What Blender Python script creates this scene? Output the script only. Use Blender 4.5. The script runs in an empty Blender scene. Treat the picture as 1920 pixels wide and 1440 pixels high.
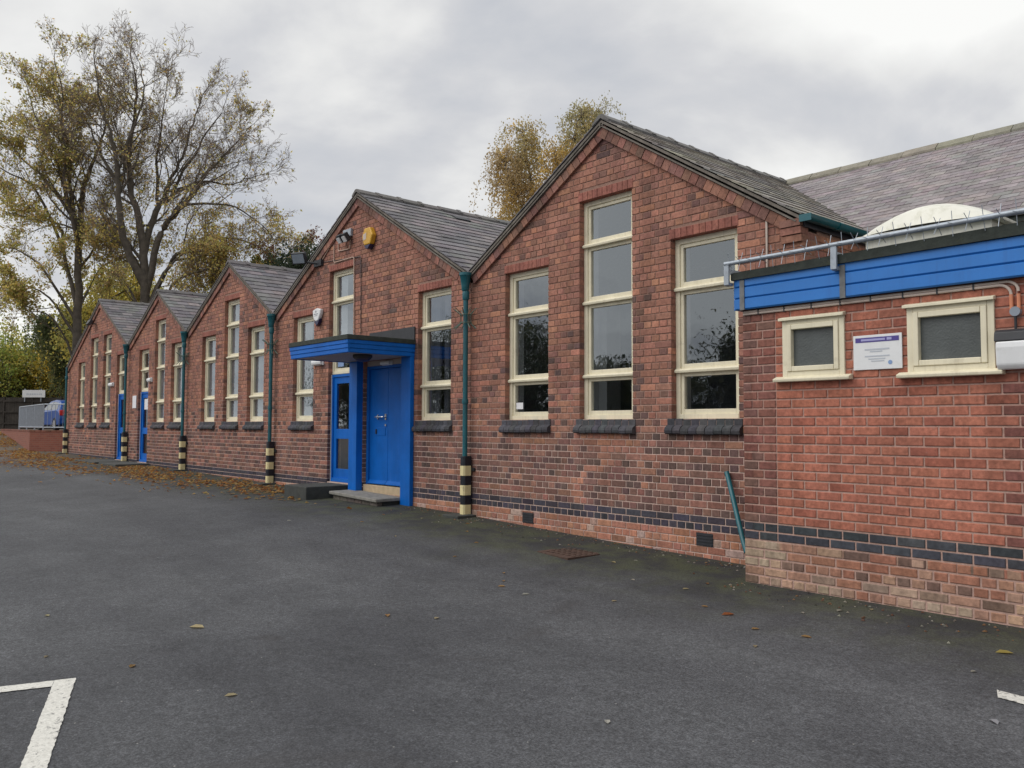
import bpy, math, random
import numpy as np
from mathutils import Vector, Matrix, noise as mn

R = random.Random(7)
sc = bpy.context.scene
col = sc.collection

# ------------------------------------------------------------------ camera, world, sun, exposure
CR = Vector((0.65551175, 0.75517776, 0.0033009))
CU = Vector((0.03639655, -0.03595834, 0.99869029))
CF = Vector((-0.75430739, 0.65453308, 0.05105698))
CAM = Vector((0.0, -7.6, 0.0))          # z = 0 is eye height
FPX = 1568.0
cd = bpy.data.cameras.new('camera')
cam = bpy.data.objects.new('camera', cd)
col.objects.link(cam)
cam.matrix_world = Matrix(((CR.x, CU.x, -CF.x, CAM.x), (CR.y, CU.y, -CF.y, CAM.y), (CR.z, CU.z, -CF.z, CAM.z), (0, 0, 0, 1)))
cd.sensor_width = 36.0
cd.lens = 36.0 * FPX / 1920.0
cd.clip_end = 3000
cd.clip_start = 0.05
sc.camera = cam

SUN_EL, SUN_AZ = math.radians(50), math.radians(205)     # azimuth from +y clockwise: behind and left of the viewer
w = bpy.data.worlds.new('World')
sc.world = w
w.use_nodes = True
NT = w.node_tree
NT.nodes.clear()


def N(nt, t, **kw):
    n = nt.nodes.new(t)
    for k, v in kw.items():
        if k.startswith('i_'):
            n.inputs[k[2:].replace('_', ' ')].default_value = v
        else:
            setattr(n, k, v)
    return n


def L(nt, a, b):
    nt.links.new(a, b)


def ramp(nt, fac, stops, interp='LINEAR'):
    n = nt.nodes.new('ShaderNodeValToRGB')
    cr = n.color_ramp
    cr.interpolation = interp
    while len(cr.elements) < len(stops):
        cr.elements.new(0.5)
    for e, (p, c) in zip(cr.elements, stops):
        e.position = p
        e.color = (c[0], c[1], c[2], 1) if len(c) == 3 else c
    if fac is not None:
        L(nt, fac, n.inputs['Fac'])
    return n


def math_n(nt, op, a, b=None, c=None, clamp=False):
    n = nt.nodes.new('ShaderNodeMath')
    n.operation = op
    n.use_clamp = clamp
    for i, v in enumerate((a, b, c)):
        if v is None:
            continue
        if isinstance(v, (int, float)):
            n.inputs[i].default_value = v
        else:
            L(nt, v, n.inputs[i])
    return n.outputs[0]


def mixc(nt, fac, a, b, blend='MIX'):
    n = nt.nodes.new('ShaderNodeMix')
    n.data_type = 'RGBA'
    n.blend_type = blend
    for s, v in ((n.inputs[0], fac), (n.inputs[6], a), (n.inputs[7], b)):
        if isinstance(v, (int, float)):
            s.default_value = v
        elif isinstance(v, (tuple, list)):
            s.default_value = (v[0], v[1], v[2], 1)
        else:
            L(nt, v, s)
    return n.outputs[2]


tc = N(NT, 'ShaderNodeTexCoord')
sep = N(NT, 'ShaderNodeSeparateXYZ')
L(NT, tc.outputs['Generated'], sep.inputs[0])
zz = math_n(NT, 'ADD', math_n(NT, 'MAXIMUM', sep.outputs[2], 0.0), 0.22)
cx = math_n(NT, 'DIVIDE', sep.outputs[0], zz)
cy = math_n(NT, 'DIVIDE', sep.outputs[1], zz)
cmb = N(NT, 'ShaderNodeCombineXYZ')
L(NT, cx, cmb.inputs[0]); L(NT, cy, cmb.inputs[1])
mp = N(NT, 'ShaderNodeMapping')
mp.inputs['Location'].default_value = (1.7, 8.8, 0.4)
mp.inputs['Scale'].default_value = (0.75, 0.75, 1)
mp.inputs['Rotation'].default_value = (0, 0, 0.2)
L(NT, cmb.outputs[0], mp.inputs[0])
n1 = N(NT, 'ShaderNodeTexNoise', i_Scale=1.5, i_Detail=9.0, i_Roughness=0.52, i_Distortion=0.25)
L(NT, mp.outputs[0], n1.inputs['Vector'])
n2 = N(NT, 'ShaderNodeTexNoise', i_Scale=0.75, i_Detail=5.0, i_Roughness=0.5, i_Distortion=0.3)
L(NT, mp.outputs[0], n2.inputs['Vector'])
cf = math_n(NT, 'ADD', math_n(NT, 'MULTIPLY', n1.outputs[0], 0.55), math_n(NT, 'MULTIPLY', n2.outputs[0], 0.45))
cl = ramp(NT, cf, [(0.38, (3.3, 3.5, 3.9)), (0.44, (3.95, 4.1, 4.4)), (0.485, (4.7, 4.75, 4.9)), (0.525, (5.8, 5.8, 5.75)), (0.58, (7.0, 7.0, 6.85))])
sky = N(NT, 'ShaderNodeTexSky', sky_type='NISHITA', sun_disc=False, sun_elevation=SUN_EL, sun_rotation=SUN_AZ)
gap = ramp(NT, n2.outputs[0], [(0.27, (0, 0, 0)), (0.36, (1, 1, 1))])
skyc = mixc(NT, math_n(NT, 'ADD', math_n(NT, 'MULTIPLY', gap.outputs[0], 0.35), 0.62, clamp=True), sky.outputs[0], cl.outputs[0])
bg = N(NT, 'ShaderNodeBackground')
bg.inputs['Strength'].default_value = 0.10
L(NT, skyc, bg.inputs['Color'])
wo = N(NT, 'ShaderNodeOutputWorld')
L(NT, bg.outputs[0], wo.inputs['Surface'])

sd = bpy.data.lights.new('sun', 'SUN')
sd.energy = 1.5
sd.angle = math.radians(60)
sd.color = (1.0, 0.965, 0.91)
so = bpy.data.objects.new('sun', sd)
col.objects.link(so)
sdir = Vector((math.sin(SUN_AZ) * math.cos(SUN_EL), math.cos(SUN_AZ) * math.cos(SUN_EL), math.sin(SUN_EL)))
so.rotation_euler = sdir.to_track_quat('Z', 'Y').to_euler()
so.location = (0, -20, 30)

vs = sc.view_settings
vs.view_transform = 'Standard'
vs.look = 'None'
vs.exposure = 0.5
vs.gamma = 1.0
vs.use_curve_mapping = False

# ------------------------------------------------------------------ object helpers


def origin(o):
    v = Vector((0, 0, 0))
    while o is not None:
        v += o.location
        o = o.parent
    return v


def tag(o, label=None, cat=None, group=None, kind=None):
    if label: o['label'] = label
    if cat: o['category'] = cat
    if group: o['group'] = group
    if kind: o['kind'] = kind
    return o


def thing(name, label, cat, loc=(0, 0, 0), group=None):
    o = bpy.data.objects.new(name, None)
    o.empty_display_size = 0.2
    o.location = loc
    col.objects.link(o)
    return tag(o, label, cat, group)


def link(name, me, parent=None, loc=None, mat=None):
    o = bpy.data.objects.new(name, me)
    col.objects.link(o)
    if parent is not None:
        o.parent = parent
    if loc is not None:
        o.location = loc
    return o


class MB:
    def __init__(s):
        s.v = []; s.f = []; s.c = []; s.hasc = False

    def add(s, vs_, fs, c=None):
        b = len(s.v)
        s.v.extend(vs_)
        for f in fs:
            s.f.append(tuple(i + b for i in f))
        if c is not None: s.hasc = True
        s.c.extend([c or (1, 1, 1)] * len(fs))

    def box(s, x0, x1, y0, y1, z0, z1, c=None):
        s.add([(x0, y0, z0), (x1, y0, z0), (x1, y1, z0), (x0, y1, z0), (x0, y0, z1), (x1, y0, z1), (x1, y1, z1), (x0, y1, z1)],
              [(0, 3, 2, 1), (4, 5, 6, 7), (0, 1, 5, 4), (1, 2, 6, 5), (2, 3, 7, 6), (3, 0, 4, 7)], c)

    def mbox(s, M, sx, sy, sz, c=None):
        P = [M @ Vector((a * sx / 2, b * sy / 2, d * sz / 2)) for d in (-1, 1) for (a, b) in ((-1, -1), (1, -1), (1, 1), (-1, 1))]
        s.add([tuple(p) for p in P], [(0, 3, 2, 1), (4, 5, 6, 7), (0, 1, 5, 4), (1, 2, 6, 5), (2, 3, 7, 6), (3, 0, 4, 7)], c)

    def prism_y(s, poly, y0, y1, c=None):         # poly: (x, z) counter-clockwise seen from -y
        n = len(poly)
        s.add([(x, y0, z) for x, z in poly] + [(x, y1, z) for x, z in poly],
              [tuple(range(n)), tuple(range(2 * n - 1, n - 1, -1))] + [(i, i + n, (i + 1) % n + n, (i + 1) % n) for i in range(n)], c)

    def prism_x(s, poly, x0, x1, c=None):         # poly: (y, z)
        n = len(poly)
        s.add([(x0, y, z) for y, z in poly] + [(x1, y, z) for y, z in poly],
              [tuple(range(n)), tuple(range(2 * n - 1, n - 1, -1))] + [(i, i + n, (i + 1) % n + n, (i + 1) % n) for i in range(n)], c)

    def prism_z(s, poly, z0, z1, c=None):         # poly: (x, y)
        n = len(poly)
        s.add([(x, y, z0) for x, y in poly] + [(x, y, z1) for x, y in poly],
              [tuple(range(n - 1, -1, -1)), tuple(range(n, 2 * n))] + [(i, (i + 1) % n, (i + 1) % n + n, i + n) for i in range(n)], c)

    def tube(s, path, rad, n=8, cap=True, c=None):
        P = [Vector(p) for p in path]
        if not isinstance(rad, (list, tuple)): rad = [rad] * len(P)
        vs_ = []; ref = None
        for i, p in enumerate(P):
            t = (P[min(i + 1, len(P) - 1)] - P[max(i - 1, 0)])
            if t.length < 1e-9: t = Vector((0, 0, 1))
            t.normalize()
            if ref is None:
                ref = Vector((0, 0, 1)) if abs(t.z) < 0.9 else Vector((1, 0, 0))
            a = t.cross(ref)
            if a.length < 1e-6: a = t.orthogonal()
            a.normalize(); b = t.cross(a); ref = b.cross(t) if False else ref
            for k in range(n):
                an = 2 * math.pi * k / n
                vs_.append(tuple(p + (a * math.cos(an) + b * math.sin(an)) * rad[i]))
        fs = []
        for i in range(len(P) - 1):
            for k in range(n):
                k2 = (k + 1) % n
                fs.append((i * n + k, i * n + k2, (i + 1) * n + k2, (i + 1) * n + k))
        if cap and n > 2:
            fs.append(tuple(range(n - 1, -1, -1)))
            fs.append(tuple(range((len(P) - 1) * n, len(P) * n)))
        s.add(vs_, fs, c)

    def lathe(s, prof, cx_, cy_, n=16, c=None):   # prof (r, z) about a vertical axis
        vs_ = []
        for r_, z in prof:
            for k in range(n):
                a = 2 * math.pi * k / n
                vs_.append((cx_ + r_ * math.cos(a), cy_ + r_ * math.sin(a), z))
        fs = []
        for i in range(len(prof) - 1):
            for k in range(n):
                k2 = (k + 1) % n
                fs.append((i * n + k, i * n + k2, (i + 1) * n + k2, (i + 1) * n + k))
        fs.append(tuple(range(n - 1, -1, -1)))
        fs.append(tuple(range((len(prof) - 1) * n, len(prof) * n)))
        s.add(vs_, fs, c)

    def mesh(s, name, mat, off=Vector((0, 0, 0)), smooth=False):
        me = bpy.data.meshes.new(name)
        V = np.array(s.v, dtype=np.float64).reshape(-1, 3) - np.array(off)
        me.from_pydata([tuple(x) for x in V], [], s.f)
        if s.hasc:
            at = me.attributes.new('tone', 'FLOAT_COLOR', 'FACE')
            arr = np.ones((len(s.f), 4), dtype=np.float32)
            arr[:, :3] = np.array(s.c, dtype=np.float32)
            at.data.foreach_set('color', arr.ravel())
        if mat: me.materials.append(mat)
        if smooth:
            me.polygons.foreach_set('use_smooth', [True] * len(me.polygons))
        me.update()
        return me

    def build(s, name, mat, parent=None, smooth=False, bevel=0.0, kind=None):
        me = s.mesh(name, mat, origin(parent), smooth)
        o = link(name, me, parent)
        if bevel:
            m = o.modifiers.new('bevel', 'BEVEL')
            m.width = bevel; m.segments = 2; m.limit_method = 'ANGLE'
        if smooth:
            try:
                o.data.set_sharp_from_angle(angle=math.radians(40))
            except Exception:
                pass
        if kind: o['kind'] = kind
        return o


def project(p):
    d = Vector(p) - CAM
    z = d.dot(CF)
    if z < 0.1: return None
    return (960 + FPX * d.dot(CR) / z, 720 - FPX * d.dot(CU) / z)


def parea(P):
    q = [project(p) for p in P]
    if any(a is None for a in q): return 0.0
    cxm = sum(a[0] for a in q) / len(q); cym = sum(a[1] for a in q) / len(q)
    if not (-5 < cxm < 1925 and -5 < cym < 1445): return 0.0
    s = 0
    for i in range(len(q)):
        a, b = q[i], q[(i + 1) % len(q)]
        s += a[0] * b[1] - b[0] * a[1]
    return abs(s) / 2


# ------------------------------------------------------------------ materials


def newmat(name):
    m = bpy.data.materials.new(name)
    m.use_nodes = True
    nt = m.node_tree
    b = nt.nodes['Principled BSDF']
    return m, nt, b


def wpos(nt):
    return N(nt, 'ShaderNodeNewGeometry').outputs['Position']


def noise_n(nt, vec, scale, detail=4.0, rough=0.55, dist=0.0):
    n = N(nt, 'ShaderNodeTexNoise', i_Scale=scale, i_Detail=detail, i_Roughness=rough, i_Distortion=dist)
    if vec is not None: L(nt, vec, n.inputs['Vector'])
    return n.outputs[0]


def bump(nt, b, h, strength=0.3, dist=0.01):
    n = N(nt, 'ShaderNodeBump')
    n.inputs['Strength'].default_value = strength
    n.inputs['Distance'].default_value = dist
    L(nt, h, n.inputs['Height'])
    L(nt, n.outputs[0], b.inputs['Normal'])


def simple(name, c, rough=0.6, metal=0.0, var=0.12, vscale=6.0, dirt=None, bmp=0.0, coat=0.0, spec=None, streak=None):
    m, nt, b = newmat(name)
    p = wpos(nt)
    f = noise_n(nt, p, vscale, 5.0, 0.6)
    r_ = ramp(nt, f, [(0.3, tuple(x * (1 - var) for x in c)), (0.7, tuple(min(1, x * (1 + var)) for x in c))])
    out = r_.outputs[0]
    if dirt:
        f2 = noise_n(nt, p, vscale * 0.7, 8.0, 0.7, 0.6)
        rr = ramp(nt, f2, [(0.56, (0, 0, 0)), (0.72, (1, 1, 1))])
        out = mixc(nt, math_n(nt, 'MULTIPLY', rr.outputs[0], dirt[1]), out, dirt[0])
    if streak:
        mp_ = N(nt, 'ShaderNodeMapping'); mp_.inputs['Scale'].default_value = (1, 1, 0.05)
        L(nt, p, mp_.inputs[0])
        f4 = noise_n(nt, mp_.outputs[0], streak[2], 4.0, 0.6)
        r4 = ramp(nt, f4, [(0.5, (0, 0, 0)), (0.68, (1, 1, 1))])
        f5 = ramp(nt, noise_n(nt, p, 1.6, 4.0, 0.6), [(0.4, (0.15,) * 3), (0.65, (1, 1, 1))])
        out = mixc(nt, math_n(nt, 'MULTIPLY', math_n(nt, 'MULTIPLY', r4.outputs[0], f5.outputs[0]), streak[1]), out, streak[0])
        chipn = ramp(nt, noise_n(nt, p, 26.0, 6.0, 0.75), [(0.70, (0, 0, 0)), (0.73, (1, 1, 1))])
        out = mixc(nt, math_n(nt, 'MULTIPLY', chipn.outputs[0], 0.55), out, tuple(v * 0.35 + 0.03 for v in c))
    L(nt, out, b.inputs['Base Color'])
    b.inputs['Roughness'].default_value = rough
    b.inputs['Metallic'].default_value = metal
    if coat: b.inputs['Coat Weight'].default_value = coat
    if spec is not None: b.inputs['Specular IOR Level'].default_value = spec
    if bmp: bump(nt, b, noise_n(nt, p, 60.0, 5.0), bmp, 0.01)
    return m


def piece_mat(name, source, rough=0.85, n_amt=0.42, nscale=26.0, spots=None, bmp=0.35, spec=0.3):
    """surface of many alike pieces: tone of each piece (object colour or face attribute) with grain and wear"""
    m, nt, b = newmat(name)
    p = wpos(nt)
    if source == 'object':
        base = N(nt, 'ShaderNodeObjectInfo').outputs['Color']
    else:
        a = N(nt, 'ShaderNodeAttribute'); a.attribute_name = 'tone'
        base = a.outputs['Color']
    f = noise_n(nt, p, nscale, 6.0, 0.65)
    g = ramp(nt, f, [(0.25, (1 - n_amt,) * 3), (0.75, (1 + n_amt * 0.8,) * 3)])
    out = mixc(nt, 1.0, base, g.outputs[0], 'MULTIPLY')
    f3 = noise_n(nt, p, 1.3, 5.0, 0.6, 0.4)
    g3 = ramp(nt, f3, [(0.3, (0.82, 0.82, 0.84)), (0.7, (1.12, 1.1, 1.08))])
    out = mixc(nt, 1.0, out, g3.outputs[0], 'MULTIPLY')
    mp_ = N(nt, 'ShaderNodeMapping'); mp_.inputs['Scale'].default_value = (1, 1, 0.09)
    L(nt, p, mp_.inputs[0])
    r4 = ramp(nt, noise_n(nt, mp_.outputs[0], 4.5, 5.0, 0.65), [(0.38, (0.80, 0.79, 0.79)), (0.55, (1.04, 1.03, 1.03))])
    out = mixc(nt, 1.0, out, r4.outputs[0], 'MULTIPLY')
    if spots:
        f2 = noise_n(nt, p, spots[1], 6.0, 0.7, 0.3)
        rr = ramp(nt, f2, [(spots[2], (0, 0, 0)), (spots[2] + 0.1, (1, 1, 1))])
        out = mixc(nt, math_n(nt, 'MULTIPLY', rr.outputs[0], spots[3]), out, spots[0])
    L(nt, out, b.inputs['Base Color'])
    b.inputs['Roughness'].default_value = rough
    b.inputs['Specular IOR Level'].default_value = spec
    bump(nt, b, noise_n(nt, p, 90.0, 5.0, 0.7), bmp, 0.006)
    return m


def mortar_mat(name, low, high, z0, z1):
    m, nt, b = newmat(name)
    p = wpos(nt)
    s = N(nt, 'ShaderNodeSeparateXYZ'); L(nt, p, s.inputs[0])
    zn = math_n(nt, 'ADD', s.outputs[2], math_n(nt, 'MULTIPLY', math_n(nt, 'SUBTRACT', noise_n(nt, p, 1.1, 5.0, 0.6, 0.5), 0.5), 2.6))
    mr = N(nt, 'ShaderNodeMapRange'); L(nt, zn, mr.inputs[0])
    mr.inputs[1].default_value = z0; mr.inputs[2].default_value = z1
    out = mixc(nt, mr.outputs[0], low, high)
    g = ramp(nt, noise_n(nt, p, 30.0, 6.0, 0.7), [(0.25, (0.65,) * 3), (0.75, (1.2,) * 3)])
    out = mixc(nt, 1.0, out, g.outputs[0], 'MULTIPLY')
    L(nt, out, b.inputs['Base Color'])
    b.inputs['Roughness'].default_value = 0.95
    bump(nt, b, noise_n(nt, p, 120.0, 4.0), 0.4, 0.006)
    return m


M = {}
M['brick_o'] = piece_mat('brick_single', 'object', spots=((0.40, 0.33, 0.29), 14.0, 0.66, 0.35))
M['brick_a'] = piece_mat('brick_joined', 'attr', spots=((0.40, 0.33, 0.29), 14.0, 0.66, 0.35))
M['slate_o'] = piece_mat('slate_single', 'object', rough=0.55, n_amt=0.25, nscale=18.0, spots=((0.30, 0.30, 0.26), 9.0, 0.60, 0.55), bmp=0.25, spec=0.5)
M['slate_a'] = piece_mat('slate_joined', 'attr', rough=0.55, n_amt=0.25, nscale=18.0, spots=((0.30, 0.30, 0.26), 9.0, 0.60, 0.55), bmp=0.25, spec=0.5)
M['mortar'] = mortar_mat('mortar', (0.60, 0.44, 0.38), (0.30, 0.175, 0.135), -0.3, 0.8)
M['mortar2'] = mortar_mat('mortar_annex', (0.50, 0.33, 0.275), (0.46, 0.29, 0.24), -1.2, 0.5)
M['cream'] = simple('cream_paint', (0.75, 0.69, 0.52), 0.45, var=0.07, vscale=5, dirt=((0.42, 0.37, 0.27), 0.5), streak=((0.50, 0.44, 0.31), 0.5, 22.0))
M['blue'] = simple('blue_paint', (0.004, 0.120, 0.48), 0.42, var=0.14, vscale=3, dirt=((0.012, 0.125, 0.50), 0.5), spec=0.2, streak=((0.03, 0.16, 0.56), 0.55, 16.0))
M['blue_lit'] = simple('blue_paint_lit', (0.018, 0.172, 0.54), 0.45, var=0.1, vscale=2, dirt=((0.04, 0.20, 0.58), 0.5), streak=((0.02, 0.11, 0.38), 0.5, 14.0))  # paler copy of the blue paint: light on the fascia put into the colour
M['teal'] = simple('teal_paint', (0.008, 0.10, 0.125), 0.38, var=0.2, vscale=4, dirt=((0.03, 0.06, 0.065), 0.5))
M['black'] = simple('black_paint', (0.012, 0.014, 0.022), 0.4, var=0.2, vscale=8, dirt=((0.05, 0.05, 0.05), 0.4))
M['band'] = simple('cream_band_paint', (0.72, 0.62, 0.34), 0.5, var=0.08, vscale=10, dirt=((0.3, 0.26, 0.17), 0.6))
M['felt'] = simple('roofing_felt', (0.035, 0.042, 0.036), 0.9, var=0.3, vscale=12, dirt=((0.07, 0.08, 0.05), 0.5), bmp=0.3)
M['white'] = simple('white_plastic', (0.74, 0.75, 0.76), 0.35, var=0.04, vscale=10, dirt=((0.45, 0.44, 0.38), 0.3))
M['dome'] = simple('rooflight_plastic', (0.72, 0.71, 0.63), 0.4, var=0.07, vscale=3, dirt=((0.42, 0.41, 0.29), 0.7), streak=((0.45, 0.44, 0.33), 0.6, 12.0))
M['steel'] = simple('galvanised_steel', (0.34, 0.38, 0.43), 0.45, 0.35, var=0.15, vscale=14, dirt=((0.2, 0.2, 0.2), 0.4))
M['grey_plastic'] = simple('grey_plastic', (0.24, 0.28, 0.33), 0.45, var=0.1, vscale=8)
M['dark'] = simple('dark_housing', (0.025, 0.027, 0.033), 0.5, var=0.15, vscale=10)
M['yellow'] = simple('yellow_plastic', (0.62, 0.34, 0.03), 0.4, var=0.1, vscale=8, dirt=((0.35, 0.2, 0.03), 0.4))
M['navy'] = simple('navy_plastic', (0.02, 0.018, 0.07), 0.35, var=0.1)
M['conduit'] = simple('conduit_plastic', (0.47, 0.33, 0.26), 0.6, var=0.15, vscale=5)
M['conduit_white'] = simple('pale_conduit', (0.55, 0.46, 0.40), 0.6, var=0.15, vscale=5)
M['orange'] = simple('orange_conduit', (0.62, 0.24, 0.13), 0.5, var=0.1)
M['stone'] = simple('step_stone', (0.23, 0.22, 0.20), 0.9, var=0.25, vscale=9, dirt=((0.10, 0.105, 0.085), 0.7), bmp=0.4)
M['dark_stone'] = simple('damp_step_concrete', (0.045, 0.048, 0.045), 0.9, var=0.3, vscale=7, dirt=((0.09, 0.09, 0.075), 0.6), bmp=0.4)
M['sandstone'] = simple('sandstone', (0.48, 0.37, 0.24), 0.9, var=0.15, vscale=12, dirt=((0.28, 0.22, 0.15), 0.5), bmp=0.3)
M['plaster'] = simple('interior_plaster', (0.55, 0.56, 0.58), 0.9, var=0.05)
M['room'] = simple('room_wall', (0.22, 0.22, 0.26), 0.9, var=0.1)
M['ply'] = simple('hall_gable', (0.2, 0.1, 0.08), 0.9)
M['verge'] = simple('verge_mortar', (0.16, 0.14, 0.12), 0.9, var=0.35, vscale=9, dirt=((0.24, 0.23, 0.17), 0.7), bmp=0.4)
M['carpet'] = simple('interior_floor', (0.06, 0.06, 0.08), 0.9)
M['blind'] = simple('blind_fabric', (0.25, 0.26, 0.275), 0.9, var=0.12, vscale=5)
M['curtain'] = simple('curtain_fabric', (0.30, 0.31, 0.36), 0.9, var=0.2, vscale=5)
M['soffit'] = simple('soffit_board', (0.42, 0.36, 0.33), 0.6, var=0.1, vscale=3)
M['wood_dark'] = simple('weathered_fence_wood', (0.045, 0.038, 0.032), 0.9, var=0.35, vscale=3, bmp=0.3)
M['tarmac_edge'] = simple('concrete_pad', (0.06, 0.062, 0.058), 0.95, var=0.3, vscale=6, bmp=0.3)
M['paper'] = simple('paper', (0.75, 0.75, 0.78), 0.8, var=0.03)
M['ink'] = simple('grey_print', (0.50, 0.53, 0.58), 0.8, var=0.03)
M['ink_dark'] = simple('dark_print', (0.28, 0.29, 0.32), 0.8, var=0.03)
M['purple'] = simple('purple_print', (0.075, 0.055, 0.26), 0.6, var=0.05)
M['lilac'] = simple('lilac_print', (0.36, 0.36, 0.62), 0.6, var=0.03)
M['emblem'] = simple('blue_print', (0.22, 0.33, 0.55), 0.6, var=0.03)
M['rust'] = simple('rusty_iron', (0.085, 0.05, 0.038), 0.85, 0.2, var=0.3, vscale=14, dirt=((0.05, 0.05, 0.035), 0.7), bmp=0.5)
M['chrome'] = simple('handle_metal', (0.6, 0.6, 0.62), 0.25, 0.9, var=0.03)
M['bark'] = simple('bark', (0.10, 0.085, 0.068), 0.95, var=0.35, vscale=4, bmp=0.5)
M['bark_pale'] = simple('pale_bark', (0.16, 0.14, 0.12), 0.9, var=0.35, vscale=4)


def leaf_mat(name):
    m, nt, b = newmat(name)
    a = N(nt, 'ShaderNodeAttribute'); a.attribute_name = 'tone'
    L(nt, a.outputs['Color'], b.inputs['Base Color'])
    b.inputs['Roughness'].default_value = 0.65
    b.inputs['Specular IOR Level'].default_value = 0.25
    tr = N(nt, 'ShaderNodeBsdfTranslucent')
    L(nt, a.outputs['Color'], tr.inputs['Color'])
    mx = N(nt, 'ShaderNodeMixShader'); mx.inputs[0].default_value = 0.55
    L(nt, b.outputs[0], mx.inputs[1]); L(nt, tr.outputs[0], mx.inputs[2])
    L(nt, mx.outputs[0], nt.nodes['Material Output'].inputs['Surface'])
    return m


M['leaf'] = leaf_mat('autumn_leaf')


def glass_mat(name, gain=4.6, tint=(0.86, 0.89, 0.9)):
    m, nt, b = newmat(name)
    nt.nodes.remove(b)
    p = wpos(nt)
    fr = N(nt, 'ShaderNodeFresnel', i_IOR=1.5)
    bp = N(nt, 'ShaderNodeBump'); bp.inputs['Strength'].default_value = 0.10; bp.inputs['Distance'].default_value = 0.02
    L(nt, noise_n(nt, p, 3.0, 2.0), bp.inputs['Height'])
    gl = N(nt, 'ShaderNodeBsdfGlossy'); gl.inputs['Roughness'].default_value = 0.015
    gl.inputs['Color'].default_value = (0.86, 0.93, 1.0, 1)
    L(nt, bp.outputs[0], gl.inputs['Normal'])
    tr = N(nt, 'ShaderNodeBsdfTransparent'); tr.inputs['Color'].default_value = (*tint, 1)
    mx = N(nt, 'ShaderNodeMixShader')
    L(nt, math_n(nt, 'MINIMUM', math_n(nt, 'MULTIPLY', fr.outputs[0], gain), 0.30), mx.inputs[0])
    L(nt, tr.outputs[0], mx.inputs[1]); L(nt, gl.outputs[0], mx.inputs[2])
    L(nt, mx.outputs[0], nt.nodes['Material Output'].inputs['Surface'])
    return m


M['glass'] = glass_mat('window_glass')
M['obscure'] = simple('obscured_glass', (0.075, 0.085, 0.085), 0.35, var=0.35, vscale=2.2, bmp=0.25, spec=0.6)

# asphalt
m, nt, b = newmat('asphalt')
p = wpos(nt)
sp = N(nt, 'ShaderNodeSeparateXYZ'); L(nt, p, sp.inputs[0])
big = ramp(nt, noise_n(nt, p, 0.35, 6.0, 0.6, 0.6), [(0.3, (0.74, 0.74, 0.76)), (0.7, (1.24, 1.24, 1.23))])
mid = ramp(nt, noise_n(nt, p, 2.7, 6.0, 0.62, 0.3), [(0.3, (0.86,) * 3), (0.7, (1.14,) * 3)])
fine = ramp(nt, noise_n(nt, p, 75.0, 4.0, 0.75), [(0.3, (0.42,) * 3), (0.5, (0.96,) * 3), (0.72, (1.9,) * 3)])
base = mixc(nt, 1.0, (0.073, 0.0755, 0.081), big.outputs[0], 'MULTIPLY')
base = mixc(nt, 1.0, base, mid.outputs[0], 'MULTIPLY')
base = mixc(nt, 1.0, base, fine.outputs[0], 'MULTIPLY')
grit = ramp(nt, noise_n(nt, p, 24.0, 3.0, 0.6), [(0.3, (0.76,) * 3), (0.7, (1.26,) * 3)])
base = mixc(nt, 1.0, base, grit.outputs[0], 'MULTIPLY')
mpw = N(nt, 'ShaderNodeMapping'); mpw.inputs['Scale'].default_value = (0.12, 0.75, 1); mpw.inputs['Rotation'].default_value = (0, 0, 0.12)
L(nt, p, mpw.inputs[0])
wear = ramp(nt, noise_n(nt, mpw.outputs[0], 1.0, 5.0, 0.55, 0.3), [(0.32, (0.80, 0.80, 0.82)), (0.68, (1.22, 1.22, 1.21))])
base = mixc(nt, 1.0, base, wear.outputs[0], 'MULTIPLY')
vo = N(nt, 'ShaderNodeTexVoronoi', i_Scale=17.0); L(nt, p, vo.inputs['Vector'])
chip = ramp(nt, vo.outputs['Distance'], [(0.05, (1, 1, 1)), (0.11, (0, 0, 0))])
vsel = N(nt, 'ShaderNodeSeparateColor'); L(nt, vo.outputs['Color'], vsel.inputs[0])
pick = math_n(nt, 'GREATER_THAN', vsel.outputs[0], 0.93)
base = mixc(nt, math_n(nt, 'MULTIPLY', math_n(nt, 'MULTIPLY', chip.outputs[0], pick), 0.7), base, (0.42, 0.41, 0.38))
# damp mossy strip with contact shadow painted in, along the foot of the wall
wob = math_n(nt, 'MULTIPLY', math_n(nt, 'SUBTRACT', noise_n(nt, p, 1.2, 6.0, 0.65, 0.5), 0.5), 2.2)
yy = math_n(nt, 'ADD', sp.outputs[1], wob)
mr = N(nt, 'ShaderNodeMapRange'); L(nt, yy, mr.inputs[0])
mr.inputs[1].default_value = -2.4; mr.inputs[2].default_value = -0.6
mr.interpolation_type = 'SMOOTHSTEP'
moss_shade = mixc(nt, ramp(nt, noise_n(nt, p, 2.6, 7.0, 0.7), [(0.42, (0, 0, 0)), (0.6, (1, 1, 1))]).outputs[0], (0.024, 0.025, 0.026), (0.052, 0.058, 0.030))
moss_shade = mixc(nt, 1.0, moss_shade, fine.outputs[0], 'MULTIPLY')
base = mixc(nt, math_n(nt, 'MULTIPLY', mr.outputs[0], 0.88), base, moss_shade)
# oil stains
st = ramp(nt, noise_n(nt, p, 0.9, 3.0, 0.5, 0.8), [(0.66, (0, 0, 0)), (0.74, (1, 1, 1))])
base = mixc(nt, math_n(nt, 'MULTIPLY', st.outputs[0], 0.35), base, (0.045, 0.042, 0.042))
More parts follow.
